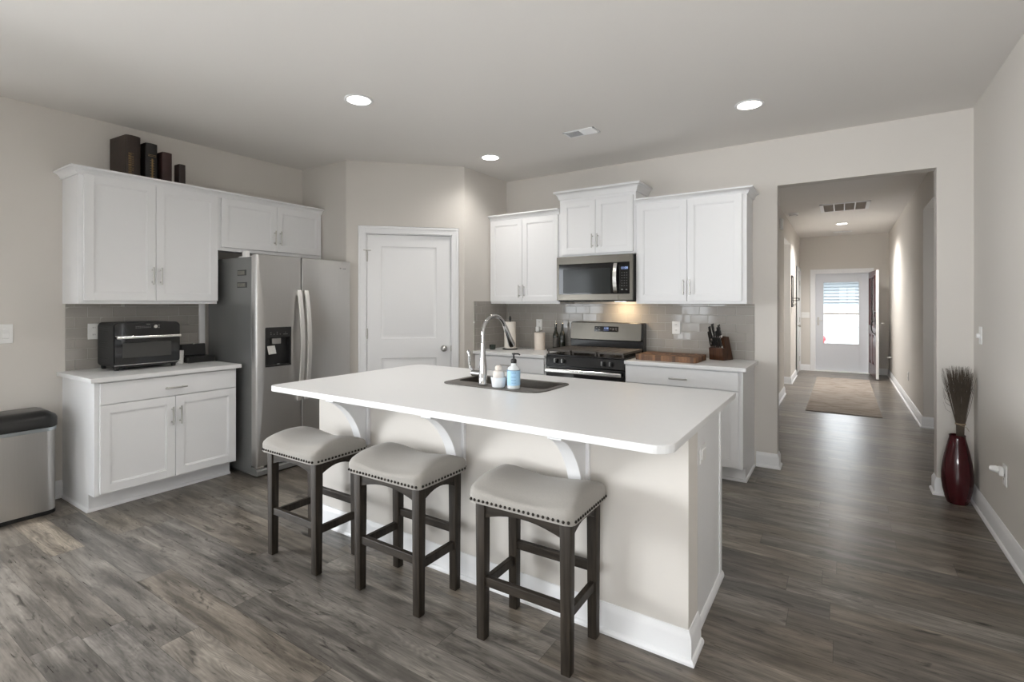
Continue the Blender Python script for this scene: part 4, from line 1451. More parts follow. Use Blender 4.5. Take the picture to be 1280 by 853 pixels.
# backguard
g = G().prism([(4.618, 0.90), (4.700, 0.90), (4.700, 1.188), (4.655, 1.191), (4.622, 1.178), (4.606, 1.030), (4.618, 1.015)], 'x', RX0 + 0.004, RX1 - 0.0, 0.004)
bg = g.obj('backguard', 'enamel', rg)
g = G()
poly = [(q[0], q[1]) for q in rrect(RX0 + 0.010, RX1 - 0.022, 0.0, 0.162, 0.014)]
tilt = math.atan2(0.016, 0.150)
g.mtx = Matrix.Translation((0, 4.6045, 1.022)) @ Matrix.Rotation(-tilt, 4, 'X')
g.prism(poly, 'y', -0.003, 0.002, 0.001)
fp = g.obj('backguard_panel', 'warm_steel', bg)
MT = g.mtx
g = G(MT).box(-2.046, -1.797, -0.006, -0.0025, 0.078, 0.130, 0.001)
ds = g.obj('oven_control', 'black_gloss', fp)
G(MT).box(-1.948, -1.898, -0.0066, -0.0058, 0.084, 0.126).obj('display', 'led_glow', ds)
text_mesh('clock_digits', '11:08', 0.021, MT @ Matrix.Translation((-1.922, -0.0070, 0.111)) @ Matrix.Rotation(PI / 2, 4, 'X'), 'blue_led', ds)
for (xx, zz, w_, h_) in ((-1.995, 0.098, 0.014, 0.010), (-2.022, 0.118, 0.012, 0.004), (-1.993, 0.119, 0.012, 0.004), (-1.876, 0.108, 0.018, 0.005), (-1.850, 0.112, 0.012, 0.005), (-1.850, 0.098, 0.012, 0.006), (-1.820, 0.115, 0.012, 0.004), (-1.820, 0.098, 0.012, 0.008), (-2.022, 0.088, 0.012, 0.004)):
    G(MT).box(xx - w_ / 2, xx + w_ / 2, -0.0066, -0.0058, zz - h_ / 2, zz + h_ / 2).obj('button_mark', 'grey_print', ds)

# ================================================================== BAR STOOLS
def make_stool():
    t = thing('bar_stool', '', 'stool', (0, 0, 0), 0, 'upholstered saddle stools at the island')
    hw, hd = 0.214, 0.146
    lw = 0.045
    ztop = 0.576
    g0 = None
    for sx in (-1, 1):
        for sy in (-1, 1):
            g = G()
            bm = bmesh.new()
            bmesh.ops.create_cube(bm, size=1)
            for v in bm.verts:
                topv = v.co.z > 0
                s = 1.0 if topv else 0.86
                cx_, cy_ = sx * (hw - lw / 2), sy * (hd - lw / 2)
                v.co = Vector((cx_ + v.co.x * lw * s + (0 if topv else -sx * 0.0), cy_ + v.co.y * lw * s, ztop if topv else 0.0))
            bmesh.ops.bevel(bm, geom=bm.edges[:], offset=0.004, segments=2, profile=0.5, affect='EDGES')
            g.add(bm)
            g.obj('leg', 'stool_wood', t, world=False)
    # arched aprons
    def apron(axis, half, pos):
        n = 10
        poly = [(-half, ztop), (half, ztop)]
        for i in range(n + 1):
            u = 1 - 2 * i / n
            poly.append((u * half, ztop - 0.075 + 0.033 * (1 - u * u)))
        g = G()
        if axis == 'x':
            g.prism(poly, 'y', pos - 0.010, pos + 0.010, 0.002)
        else:
            g.prism(poly, 'x', pos - 0.010, pos + 0.010, 0.002)
        g.obj('apron', 'stool_rail', t, world=False)
    for s in (-1, 1):
        apron('x', hw - lw + 0.004, s * (hd - 0.018))
        apron('y', hd - lw + 0.004, s * (hw - 0.018))
    G().box(-hw + lw - 0.006, hw - lw + 0.006, -hd + 0.010, -hd + 0.033, 0.222, 0.260, 0.003).obj('stretcher', 'stool_rail', t, world=False)
    G().box(-hw + lw - 0.006, hw - lw + 0.006, hd - 0.033, hd - 0.010, 0.270, 0.308, 0.003).obj('stretcher', 'stool_rail', t, world=False)
    for s in (-1, 1):
        a = s * (hw - 0.0215)
        G().box(a - 0.0115, a + 0.0115, -hd + lw - 0.006, hd - lw + 0.006, 0.200, 0.238, 0.003).obj('stretcher', 'stool_wood', t, world=False)
    # saddle cushion
    CX, CY = 0.236, 0.172
    bm = bmesh.new()
    bmesh.ops.create_cube(bm, size=2)
    bmesh.ops.subdivide_edges(bm, edges=bm.edges[:], cuts=13, use_grid_fill=True)
    zb_, zt_ = 0.568, 0.658
    rad = 0.042
    hz = (zt_ - zb_) / 2
    for v in bm.verts:
        p = v.co.copy()
        q = Vector((p.x * CX, p.y * CY, p.z * hz))
        # round the upper edges and the plan corners
        rx = 0.030
        cxl, cyl_ = CX - rx, CY - rx
        c = Vector((max(-cxl, min(cxl, q.x)), max(-cyl_, min(cyl_, q.y)), 0))
        dxy = Vector((q.x - c.x, q.y - c.y, 0))
        if dxy.length > 1e-6:
            m = max(abs(dxy.x), abs(dxy.y))
            dxy = dxy.normalized() * m
        x, y = c.x + dxy.x, c.y + dxy.y
        zf = (q.z + hz) / (2 * hz)          # 0 bottom .. 1 top
        # pull the top rim in along a quarter round
        top = max(0.0, (zf - 0.45) / 0.55)
        edge = max(abs(x) / CX, 0), max(abs(y) / CY, 0)
        shrink = rad * (1 - math.sqrt(max(0, 1 - top ** 2.4))) * 0.62
        if zf > 0.999:
            pass
        fx_ = (CX - shrink) / CX
        fy_ = (CY - shrink) / CY
        x2, y2 = x * fx_, y * fy_
        u, w = x / CX, y / CY
        z = zb_ + zf * 2 * hz
        saddle = 0.030 * (u * u) - 0.012
        dome = -0.034 * (abs(w) ** 2.6) - 0.014 * (abs(u) ** 6)
        z += (saddle + dome) * max(0, (zf - 0.25) / 0.75)
        v.co = Vector((x2, y2, z))
    g = G()
    g.add(bm)
    cu = g.obj('seat_cushion', 'linen', t, world=False, smooth=60)
    # nail heads round the lower edge
    ng = G().ball((0, 0, 0), 0.0062, 1, 1, 1, 8)
    nail = ng.obj('nailhead', 'bronze', cu, world=False, smooth=80)
    pos = []
    r = 0.030
    nx, ny = 22, 15
    zn = 0.581
    for i in range(nx):
        x = -CX + r * 0.55 + (2 * CX - 1.1 * r) * i / (nx - 1)
        pos.append((x, -CY, 0))
        pos.append((x, CY, 0))
    for i in range(ny):
        y = -CY + r * 0.9 + (2 * CY - 1.8 * r) * i / (ny - 1)
        pos.append((-CX, y, 1))
        pos.append((CX, y, 1))
    for i, (x, y, s) in enumerate(pos):
        cx_ = max(-(CX - r), min(CX - r, x))
        cy_ = max(-(CY - r), min(CY - r, y))
        d = Vector((x - cx_, y - cy_))
        if d.length > r:
            d = d.normalized() * r
        o = nail if i == 0 else nail.copy()
        if i:
            COL.objects.link(o)
            o.parent = cu
        o.location = (cx_ + d.x, cy_ + d.y, zn)
    return t


stool = make_stool()
for i, (x, y, rz, lab) in enumerate((
        (-2.424, 1.722, 0.0, 'beige padded bar stool nearest the refrigerator, nailhead trim, dark wood legs'),
        (-1.752, 1.757, 0.0, 'middle beige padded bar stool of the three, in front of the central bracket'),
        (-1.046, 1.795, 0.02, 'beige padded bar stool nearest the right end of the island, closest to the camera'))):
    s = stool if i == 0 else dup(stool)
    s.location = (x, y, 0)
    s.rotation_euler = (0, 0, rz)
    s['label'] = lab

# ================================================================== THINGS ON THE LEFT COUNTER
ov = thing('toaster_oven', 'black countertop toaster oven with glass door and metal handle', 'toaster oven', (-4.45, 1.645, CT))
OX0, OX1, OY0, OY1, OZ0, OZ1 = -4.595, -4.300, 1.437, 1.862, CT + 0.022, 1.236
g = G()
prof = rrect(OY0, OY1, OZ0, OZ1, 0.028, 6)
# square the two lower corners a little: rounded box extruded along x
g.prism([(q[0], q[1]) for q in prof], 'x', OX0, OX1 - 0.012, 0.002)
g.obj('case', 'black_matte', ov)
g = G().prism([(q[0], q[1]) for q in rrect(OY0 + 0.004, OY1 - 0.002, OZ0 + 0.018, OZ1 - 0.006, 0.022, 6)], 'x', OX1 - 0.012, OX1, 0.002)
g.obj('front_panel', 'black_gloss', ov)
fpn = ov.children[-1]
G().box(OX1 - 0.001, OX1 + 0.004, OY0 + 0.006, OY1 - 0.004, OZ0 + 0.028, 1.118, 0.002).obj('door', 'black_gloss', ov)
odr = ov.children[-1]
G().box(OX1 + 0.0035, OX1 + 0.0045, 1.487, 1.800, 0.982, 1.088).obj('window', 'oven_glass', odr)
g = G().box(OX1 + 0.022, OX1 + 0.036, OY0 + 0.008, OY1 - 0.002, 1.121, 1.139, 0.004)
for yy in (OY0 + 0.03, OY1 - 0.03):
    g.box(OX1 - 0.002, OX1 + 0.026, yy - 0.008, yy + 0.008, 1.124, 1.136, 0.002)
g.obj('handle', 'steel_b', odr)
G().box(OX1 - 0.001, OX1 + 0.006, OY0 + 0.002, OY1, OZ0 + 0.014, OZ0 + 0.020, 0.001).obj('trim_strip', 'steel', ov)
g = G().cyl((OX1 - 0.001, 1.690, 1.204), (OX1 + 0.018, 1.690, 1.204), 0.0135, 0.012, 20)
g.obj('dial', 'steel_b', fpn)
g = G()
for i in range(8):
    yy = 1.572 + i * 0.0125
    for zz in (1.196, 1.206):
        g.box(OX1 - 0.0002, OX1 + 0.0004, yy - 0.004, yy + 0.004, zz - 0.0012, zz + 0.0012)
for zz in (1.194, 1.205, 1.216):
    g.box(OX1 - 0.0002, OX1 + 0.0004, 1.712, 1.722, zz - 0.002, zz + 0.002)
g.box(OX1 - 0.0002, OX1 + 0.0004, 1.635, 1.662, 1.220, 1.223)
g.obj('control_marks', 'grey_print', fpn)
g = G()
for zz in (1.205, 1.19, 1.175, 1.10, 1.085, 1.07, 1.055, 0.98):
    for k in range(1):
        g.box(OX0 + 0.03, OX0 + 0.19, OY0 - 0.0012, OY0 + 0.002, zz - 0.003, zz + 0.003, 0.001)
g.obj('side_vents', 'dark_slot', ov)
for (xx, yy) in ((OX0 + 0.02, OY0 + 0.03), (OX0 + 0.02, OY1 - 0.03), (OX1 - 0.04, OY0 + 0.03), (OX1 - 0.04, OY1 - 0.03)):
    G().cyl((xx, yy, CT + 0.0005), (xx, yy, OZ0 + 0.002), 0.014, 0.018, 14).obj('foot', 'black', ov)

cd_ = thing('countertop_caddy', 'low black caddy with raised lidded back beside the refrigerator', 'caddy', (-4.47, 2.08, CT))
g = G().box(-4.60, -4.40, 1.965, 2.175, CT + 0.0005, CT + 0.048, 0.006)
g.obj('tray', 'black', cd_)
g = G(Matrix.Translation((-4.56, 2.07, CT + 0.046)) @ Matrix.Rotation(math.radians(-6), 4, 'Y'))
g.box(-0.035, 0.035, -0.098, 0.092, 0, 0.098, 0.008)
g.obj('back_box', 'black_matte', cd_)
G().lathe([(0, 0.144), (0.011, 0.144), (0.011, 0.150), (0, 0.152)], (-4.54, 2.07, CT), 16).obj('latch', 'steel_b', cd_)
g = G().lathe([(0, 0.0008), (0.026, 0.0008), (0.028, 0.004), (0.030, 0.098), (0.030, 0.104), (0.027, 0.104), (0.025, 0.01), (0, 0.01)], (-4.455, 1.925, CT), 24)
solo(g.obj('white_cup', 'white_plastic'), 'small white cup between the toaster oven and the black caddy', 'cup')

# ------------------------------------------------------------------ old books on the cabinet
BKG = 'old leather books on top of the left cabinet'
def book(loc, rz, w, dep, h, m, label, deco):
    """spine faces local +x, covers at +-y, standing"""
    t = thing('antique_book', label, 'book', loc, math.radians(rz), BKG)
    g = G()
    th = 0.006
    # rounded spine profile in plan
    n = 8
    poly = []
    for i in range(n + 1):
        a = -PI / 2 + PI * i / n
        poly.append((-0.012 + 0.018 * math.cos(a) if w > 0.07 else -0.006 + 0.010 * math.cos(a), (w / 2) * math.sin(a)))
    poly = [(-dep, -w / 2)] + poly + [(-dep, w / 2), (-dep, w / 2 - th), (-0.02, w / 2 - th), (-0.02, -w / 2 + th), (-dep, -w / 2 + th)]
    g.prism(poly, 'z', 0, h, 0.0012)
    cov = g.obj('cover', m, t, world=False)
    G().box(-dep + 0.008, -0.019, -w / 2 + th, w / 2 - th, 0.004, h - 0.006).obj('page_block', 'page', t, world=False)
    if deco:
        g = G()
        deco(g, w, h)
        g.obj('gilt_tooling', 'gold', cov, world=False)
    return t
rdb = random.Random(11)
def deco1(g, w, h):
    # two columns of worn gilt lettering running down the spine, too worn to read
    z = 0.02
    while z < h * 0.62:
        hh = rdb.choice((0.006, 0.009, 0.005))
        g.box(0.0040, 0.0056, -0.036, -0.016, z, z + hh * 0.7)
        if rdb.random() < 0.7:
            g.box(0.0052, 0.0066, -0.012, -0.004, z, z + hh * 0.5)
        z += hh + 0.0045
def deco2(g, w, h):
    for z in (0.034, 0.042, h - 0.088, h - 0.098):
        g.box(0.0032, 0.0064, -w * 0.32, w * 0.32, z, z + 0.0025)
    g.box(0.0046, 0.0064, -0.005, 0.005, 0.05, h - 0.115)
    for k in range(7):
        z = 0.06 + k * (h - 0.19) / 6
        g.box(0.0044, 0.0064, -0.014, 0.014, z, z + 0.003)
ZB = 2.2725
book((-4.362, 1.579, ZB), 4, 0.098, 0.245, 0.337, 'book_a', 'largest and tallest brown leather book, leftmost on the cabinet top', deco1)
book((-4.362, 1.696, ZB), 3, 0.082, 0.155, 0.310, 'book_b', 'black leather book with gilt lines on its spine, second from the left', deco2)
book((-4.362, 1.800, ZB), 3, 0.070, 0.120, 0.268, 'book_c', 'plain dark red leather book, third from the left on the cabinet', None)
book((-4.352, 1.902, ZB), 2, 0.050, 0.075, 0.198, 'book_d', 'smallest dark leather book, standing apart at the right end', None)

# ------------------------------------------------------------------ waste bin
tb = thing('trash_can', 'stainless steel trash can with black lid against the left wall', 'trash can', (-4.47, 0.93, 0))
TX0, TX1, TY0, TY1 = -4.610, -4.318, 0.722, 1.142
def rring(x0, x1, y0, y1, r, n=8):
    return [(a, b) for (a, b) in rrect(x0, x1, y0, y1, r, n)]
def loft(g, sections, m=0):
    bm = bmesh.new()
    rings = [[bm.verts.new((q[0], q[1], z)) for q in poly] for poly, z in sections]
    k = len(rings[0])
    for a, b in zip(rings, rings[1:]):
        for i in range(k):
            j = (i + 1) % k
            bm.faces.new((a[i], a[j], b[j], b[i]))
    bm.faces.new(rings[0])
    bm.faces.new(rings[-1])
    return g.add(bm, m)
def rr_(ins, r):
    return rring(TX0 + ins, TX1 - ins, TY0 + ins, TY1 - ins, r)
loft(G(), [(rr_(0.006, 0.055), 0.0), (rr_(0.002, 0.055), 0.004), (rr_(0.002, 0.055), 0.026)]).obj('base_ring', 'black', tb)
loft(G(), [(rr_(0.004, 0.055), 0.0262), (rr_(0.004, 0.055), 0.545)]).obj('body', 'steel_v', tb)
loft(G(), [(rr_(0.001, 0.055), 0.545), (rr_(-0.001, 0.055), 0.548), (rr_(-0.001, 0.055), 0.565), (rr_(0.002, 0.055), 0.568)]).obj('rim_band', 'bin_band', tb)
loft(G(), [(rr_(0.0, 0.055), 0.568), (rr_(-0.006, 0.058), 0.574), (rr_(-0.006, 0.058), 0.626), (rr_(0.004, 0.050), 0.645), (rr_(0.035, 0.04), 0.668), (rr_(0.055, 0.03), 0.675)]).obj('lid', 'lid', tb)
G().box(TX1 - 0.062, TX1 - 0.048, 0.86, 0.94, 0.6645, 0.671, 0.002).obj('sensor_window', 'black_gloss', tb)

# ================================================================== THINGS ON THE RANGE-WALL COUNTERS
g_ = None
ch = thing('candle_jar', 'small dark green glass candle jar in the pantry corner of the counter', 'candle', (-3.068, 4.312, CT))
G().lathe([(0, 0.0006), (0.026, 0.0006), (0.031, 0.004), (0.034, 0.045), (0.0345, 0.050), (0.032, 0.050), (0.029, 0.038), (0, 0.038)], (-3.068, 4.312, CT), 24).obj('jar', 'candle_glass', ch)
G().lathe([(0, 0.0385), (0.0285, 0.0385), (0.0285, 0.041), (0, 0.042)], (-3.068, 4.312, CT), 20).obj('wax', 'wax', ch)

pt = thing('paper_towel_holder', 'roll of white paper towels on an upright black holder', 'paper towels', (-2.924, 4.428, CT))
P0 = (-2.924, 4.428, CT)
G().lathe([(0, 0.0006), (0.078, 0.0006), (0.080, 0.004), (0.078, 0.012), (0, 0.014)], P0, 32).obj('base', 'black', pt)
G().lathe([(0.022, 0.015), (0.060, 0.015), (0.0605, 0.018), (0.0605, 0.288), (0.059, 0.290), (0.022, 0.290)], P0, 36).obj('towel_roll', 'towel', pt)
G().lathe([(0, 0.014), (0.006, 0.014), (0.006, 0.300), (0.012, 0.306), (0.014, 0.325), (0.010, 0.342), (0.004, 0.352), (0, 0.353)], P0, 16).obj('rod', 'black', pt)

cn = thing('canister', 'plain cream cylindrical canister beside the wine bottles', 'canister', (-2.640, 4.560, CT))
G().lathe([(0, 0.0006), (0.054, 0.0006), (0.056, 0.003), (0.056, 0.160), (0, 0.160)], (-2.640, 4.560, CT), 32).obj('body', 'canister', cn)
G().lathe([(0, 0.1602), (0.057, 0.1602), (0.057, 0.176), (0.054, 0.180), (0, 0.181)], (-2.640, 4.560, CT), 32).obj('lid', 'canister', cn)
pairs = ((-2.487, 4.628, 'dark oil bottle with pour spout and grey label, left of the pair by the range', 0.0), (-2.413, 4.632, 'dark oil bottle with pour spout, right of the pair, next to the range', 0.2))
for i, (bx_, by_, lab, rz) in enumerate(pairs):
    b = thing('oil_bottle', lab, 'bottle', (bx_, by_, CT), rz, 'dark oil bottles beside the range')
    g = G().lathe([(0, 0.0006), (0.028, 0.0006), (0.031, 0.004), (0.031, 0.145), (0.029, 0.162), (0.020, 0.185), (0.0135, 0.205), (0.0125, 0.262), (0.0145, 0.263), (0.0145, 0.272), (0, 0.272)], (0, 0, 0), 28)
    g.obj('glass_body', 'wine', b, world=False)
    g = G().lathe([(0.0312, 0.035), (0.0316, 0.036), (0.0316, 0.128), (0.0312, 0.129)], (0, 0, 0), 28)
    g.obj('label', 'bottle_label' if i == 0 else 'wine', b, world=False)
    g = G().lathe([(0, 0.272), (0.009, 0.272), (0.007, 0.284), (0.0042, 0.290), (0.0036, 0.306), (0, 0.306)], (0, 0, 0), 12)
    g.tube([(0, 0, 0.300), (0.002, 0, 0.306), (0.006, 0, 0.312)], 0.0034, 8)
    g.obj('pour_spout', 'steel_b', b, world=False)

# butcher-block board
g = G()
MBd = Matrix.Translation((-1.222, 4.372, CT + 0.0012)) @ Matrix.Rotation(math.radians(-2), 4, 'Z')
g.mtx = None
g.prism([(q[0], q[1]) for q in rrect(-0.262, 0.248, -0.178, 0.160, 0.022)], 'z', 0.0, 0.047, 0.004)
cb = g.obj('cutting_board', 'butcher')
cb.location = (-1.222, 4.372, CT + 0.0006)
cb.rotation_euler = (0, 0, math.radians(-2))
solo(cb, 'thick end-grain wooden cutting board on the counter right of the range', 'cutting board')

# knife block with its knives
KA = math.atan2(-0.059, 0.147)
KL = (-0.892, 4.556)
kb = thing('knife_block', 'dark wooden knife block at the end of the counter', 'knife block', (KL[0], KL[1], CT + 0.0006), KA)
hw = 0.066
ty = math.tan(math.radians(22))
def sl(y, z):
    return (y - z * ty * 0.95, z)
g = G().prism([(-0.012, 0), (0.135, 0), sl(0.145, 0.198), sl(0.062, 0.208), (0.022, 0.105), (-0.020, 0.104)], 'x', -hw, hw, 0.002)
g.obj('block', 'walnut', kb, world=False)
kax = Vector((0, -math.sin(math.radians(21)), math.cos(math.radians(21))))
def knife(kind, label, x, y, z, ln, w, t):
    """top-level knife held in the block; only the bolster and handle stand out"""
    k = thing(kind, label, 'knife', (KL[0], KL[1], CT + 0.0006), KA, 'knives in the knife block')
    p = Vector((x, y, z))
    g = G()
    pts = [p + kax * (ln * f) for f in (0.0, 0.12, 0.45, 0.8, 1.0)]
    bow = [0, 0.001, 0.003, 0.001, -0.003]
    pts = [q + Vector((0, -1, -0.35)) * b for q, b in zip(pts, bow)]
    g.strip(pts, (0, 0.93, 0.36), w, (1, 0, 0), t)
    h = g.obj('handle', 'black', k, world=False)
    g = G().strip([p - kax * 0.012, p + kax * 0.011], (0, 0.93, 0.36), w * 1.1, (1, 0, 0), t * 1.12)
    g.obj('bolster', 'steel_b', k, world=False)
    g = G()
    for f in (0.25, 0.55, 0.85):
        q = p + kax * (ln * f)
        g.cyl(q + Vector((-t * 0.52, 0, 0)), q + Vector((t * 0.52, 0, 0)), 0.003, n=8)
    e = p + kax * ln
    g.cyl(e - kax * 0.002, e + kax * 0.002, 0.0055, n=8)
    g.obj('rivets', 'steel_b', h, world=False)
    return k
order = ('first', 'second', 'third', 'fourth', 'fifth', 'sixth')
for i in range(6):
    knife('steak_knife', 'black-handled steak knife in the front row, %s from the left' % order[i], -0.050 + i * 0.020, -0.006, 0.112, 0.094, 0.016, 0.0095)
for i, (x, y, z, ln, lab) in enumerate((
        (-0.046, 0.012, 0.150, 0.100, 'black-handled knife in the middle row, at the left edge of the block'),
        (-0.026, -0.002, 0.176, 0.118, 'tall black-handled knife, left of centre in the upper row'),
        (-0.006, 0.010, 0.196, 0.122, 'tallest black-handled knife, in the middle of the upper row'),
        (0.020, 0.020, 0.160, 0.098, 'short black-handled knife, right of centre in the upper row'),
        (0.038, 0.012, 0.190, 0.100, 'black-handled knife second from the right in the upper row'),
        (0.056, 0.000, 0.207, 0.104, 'steel honing rod with black handle at the right edge of the block'))):
    knife('kitchen_knife', lab, x, y - 0.03, z, ln, 0.021, 0.013)

# ================================================================== WALL PLATES
def plate(name, label, cat, mtx, w=0.072, h=0.116, kind='outlet', mt='white_plastic', group=None):
    t = thing(name, label, cat, tuple(mtx.translation), 0, group)
    g = G(mtx).box(-w / 2, w / 2, -0.006, -0.0004, -h / 2, h / 2, 0.002)
    g.obj('plate', mt, t)
    if kind == 'outlet':
        for z in (-0.026, 0.026):
            g = G(mtx).box(-0.016, 0.016, -0.0085, -0.005, z - 0.016, z + 0.016, 0.003)
            s = g.obj('socket', mt, t)
            g = G(mtx)
            for xx in (-0.006, 0.006):
                g.box(xx - 0.0012, xx + 0.0012, -0.0088, -0.0083, z - 0.002, z + 0.008)
            g.obj('slot', 'dark_slot', s)
    else:
        n = int(kind)
        for i in range(n):
            xx = (i - (n - 1) / 2) * 0.046
            g = G(mtx).prism([(-0.005, -0.033), (-0.0105, -0.030), (-0.0065, 0.0), (-0.0085, 0.030), (-0.005, 0.033)], 'x', xx - 0.0165, xx + 0.0165, 0.0008)
            g.obj('rocker', mt, t)
    return t
def on_left(y, z, x=XL):
    return Matrix.Translation((x, y, z)) @ Matrix.Rotation(PI / 2, 4, 'Z')
def on_range(x, z, y=YB):
    return Matrix.Translation((x, y, z))
def on_right(y, z, x=XR):
    return Matrix.Translation((x, y, z)) @ Matrix.Rotation(-PI / 2, 4, 'Z')
plate('light_switch', 'white double light switch on the left wall beside the cabinets', 'switch', on_left(0.932, 1.173), 0.118, 0.127, '2')
plate('wall_outlet', 'white outlet in the tiles behind the toaster oven', 'outlet', on_left(1.424, 1.168, XL + 0.0085))
plate('wall_outlet', 'white outlet in the tiles above the cutting board', 'outlet', on_range(-1.275, 1.153, YB - 0.0085))
plate('wall_outlet', 'white outlet in the tiles above the cream canister', 'outlet', on_range(-2.727, 1.148, YB - 0.0085))
g = G()
g.box(-2.748, -2.705, YB - 0.060, YB - 0.0175, 1.075, 1.128, 0.008)
g.box(-2.735, -2.715, YB - 0.064, YB - 0.058, 1.128, 1.135, 0.002)
solo(g.obj('plug_adapter', 'white_plastic'), 'white plug-in adapter in the outlet above the canister', 'adapter')
ds = plate('dimmer_switch', 'white dimmer switch with round knob on the right wall by the vase', 'switch', on_right(4.487, 1.163), 0.072, 0.116, '0')
G().cyl((XR - 0.006, 4.487, 1.160), (XR - 0.024, 4.487, 1.160), 0.017, 0.015, 20).obj('knob', 'white_plastic', ds)
plate('wall_outlet', 'white outlet low on the right wall in front of the vase', 'outlet', on_right(3.889, 0.408), 0.076, 0.118)
af = thing('air_freshener', 'white plug-in air freshener in the low outlet on the right wall', 'air freshener', (XR - 0.02, 3.895, 0.43))
g = G().box(XR - 0.030, XR - 0.009, 3.872, 3.918, 0.402, 0.452, 0.006)
g.tube([(XR - 0.024, 3.895, 0.428), (XR - 0.042, 3.905, 0.434), (XR - 0.060, 3.915, 0.432)], [0.018, 0.019, 0.015], 16)
g.obj('body', 'white_plastic', af)
G().cyl((XR - 0.0595, 3.9148, 0.432), (XR - 0.0615, 3.9158, 0.4318), 0.012, n=16).obj('nozzle', 'nickel', af)
plate('light_switch', 'white triple light switch beside the front door', 'switch', Matrix.Translation((-0.630, HE, 1.14)), 0.150, 0.118, '3')
plate('wall_outlet', 'white outlet low on the right wall of the hall', 'outlet', on_right(8.62, 0.395, HR), 0.072, 0.116)
dsn = G().cyl((HR - 0.0005, 11.35, 0.40), (HR - 0.05, 11.35, 0.40), 0.014, n=14).cyl((HR - 0.05, 11.35, 0.40), (HR - 0.065, 11.35, 0.40), 0.017, n=14)
solo(dsn.obj('door_stop', 'white_plastic'), 'small white door stop on the hall wall behind the front door', 'door stop')

# ================================================================== CEILING
def downlight(x, y, label, energy, size=0.075):
    t = thing('recessed_light', label, 'ceiling light', (x, y, H), 0, 'recessed ceiling lights')
    G().lathe([(size, -0.0005), (size + 0.018, -0.0005), (size + 0.020, -0.004), (size + 0.012, -0.009), (size, -0.007)], (0, 0, 0), 36).obj('trim_ring', 'trim', t, world=False)
    G().lathe([(0, -0.004), (size * 0.7, -0.0045), (size + 0.001, -0.006), (size + 0.001, -0.001), (0, -0.001)], (0, 0, 0), 36).obj('lens', 'lamp', t, world=False)
    light('downlight', 'SPOT', (0, 0, -0.02), (0, 0, 0), energy, (1.0, 0.96, 0.91), 0.07, parent=t, spot=math.radians(150), blend=0.8)
    return t
downlight(-2.712, 2.265, 'recessed ceiling light nearest the left wall, left of the island', 31)
downlight(-0.533, 3.789, 'recessed ceiling light in front of the hall opening', 3)
downlight(-2.747, 3.827, 'recessed ceiling light by the pantry corner, near the range', 17)
downlight(-0.002, 10.28, 'recessed ceiling light in the hall near the front door', 150)

def register(name, label, x0, x1, y0, y1, dark, mtx=None):
    t = thing(name, label, 'air vent', ((x0 + x1) / 2, (y0 + y1) / 2, H))
    b = 0.018
    g = G()
    g.box(x0, x0 + b, y0, y1, H - 0.007, H - 0.0005, 0.002).box(x1 - b, x1, y0, y1, H - 0.007, H - 0.0005, 0.002)
    g.box(x0, x1, y0, y0 + b, H - 0.007, H - 0.0005, 0.002).box(x0, x1, y1 - b, y1, H - 0.007, H - 0.0005, 0.002)
    g.obj('frame', 'trim', t)
    G().box(x0 + b, x1 - b, y0 + b, y1 - b, H - 0.0015, H - 0.0004).obj('duct_plate', 'dark_slot', t)
    g = G()
    xm = (x0 + x1) / 2
    n = 9
    for i in range(n):
        yy = y0 + b + (y1 - y0 - 2 * b) * (i + 0.5) / n
        for (a, c, ang) in ((x0 + b, xm - 0.002, 40), (xm + 0.002, x1 - b, -40)):
            g.mtx = Matrix.Translation((0, yy, H - 0.0065)) @ Matrix.Rotation(math.radians(ang), 4, 'X')
            g.box(a, c, -0.0055, 0.0055, -0.0006, 0.0006)
    g.obj('louvres', 'trim', t)
    return t
register('ceiling_register', 'small white ceiling air register above the range side of the island', -1.874, -1.606, 3.597, 3.739, True)
register('ceiling_register', 'small white ceiling air register in the hall close to the front door', -0.14, 0.16, 11.35, 11.50, True)
# return-air grille in the hall
t = thing('return_air_grille', 'large white four-panel return air grille on the hall ceiling', 'air vent', (0.03, 8.49, H))
x0, x1, y0, y1 = -0.262, 0.320, 8.160, 8.822
b = 0.032
g = G()
g.box(x0, x0 + 0.045, y0, y1, H - 0.012, H - 0.0005, 0.003).box(x1 - 0.045, x1, y0, y1, H - 0.012, H - 0.0005, 0.003)
g.box(x0, x1, y0, y0 + b, H - 0.012, H - 0.0005, 0.003).box(x0, x1, y1 - b, y1, H - 0.012, H - 0.0005, 0.003)
for i in (1, 2, 3):
    xx = x0 + 0.045 + (x1 - x0 - 0.09) * i / 4
    g.box(xx - 0.007, xx + 0.007, y0, y1, H - 0.011, H - 0.0005)
g.obj('frame', 'trim', t)
G().box(x0 + 0.04, x1 - 0.04, y0 + 0.03, y1 - 0.03, H - 0.0015, H - 0.0004).obj('filter', 'grille', t)
g = G()
n = 30
for i in range(n):
    yy = y0 + b + (y1 - y0 - 2 * b) * (i + 0.5) / n
    g.mtx = Matrix.Translation((0, yy, H - 0.006)) @ Matrix.Rotation(math.radians(38), 4, 'X')
    g.box(x0 + 0.045, x1 - 0.045, -0.006, 0.006, -0.0005, 0.0005)
g.obj('louvres', 'grille', t)
t = thing('smoke_detector', 'round white smoke detector on the hall ceiling', 'smoke detector', (-0.615, 8.716, H))
G().lathe([(0, -0.0005), (0.07, -0.0005), (0.07, -0.012), (0.062, -0.030), (0.05, -0.036), (0, -0.037)], (-0.615, 8.716, H), 32).obj('body', 'white_plastic', t)
G().lathe([(0.052, -0.033), (0.058, -0.0335), (0.058, -0.0355), (0.052, -0.037)], (-0.615, 8.716, H), 32).obj('vent_ring', 'vent_dark', t)
g = G().box(HL + 0.0005, HL + 0.035, 8.02, 8.16, 2.43, 2.58, 0.006)
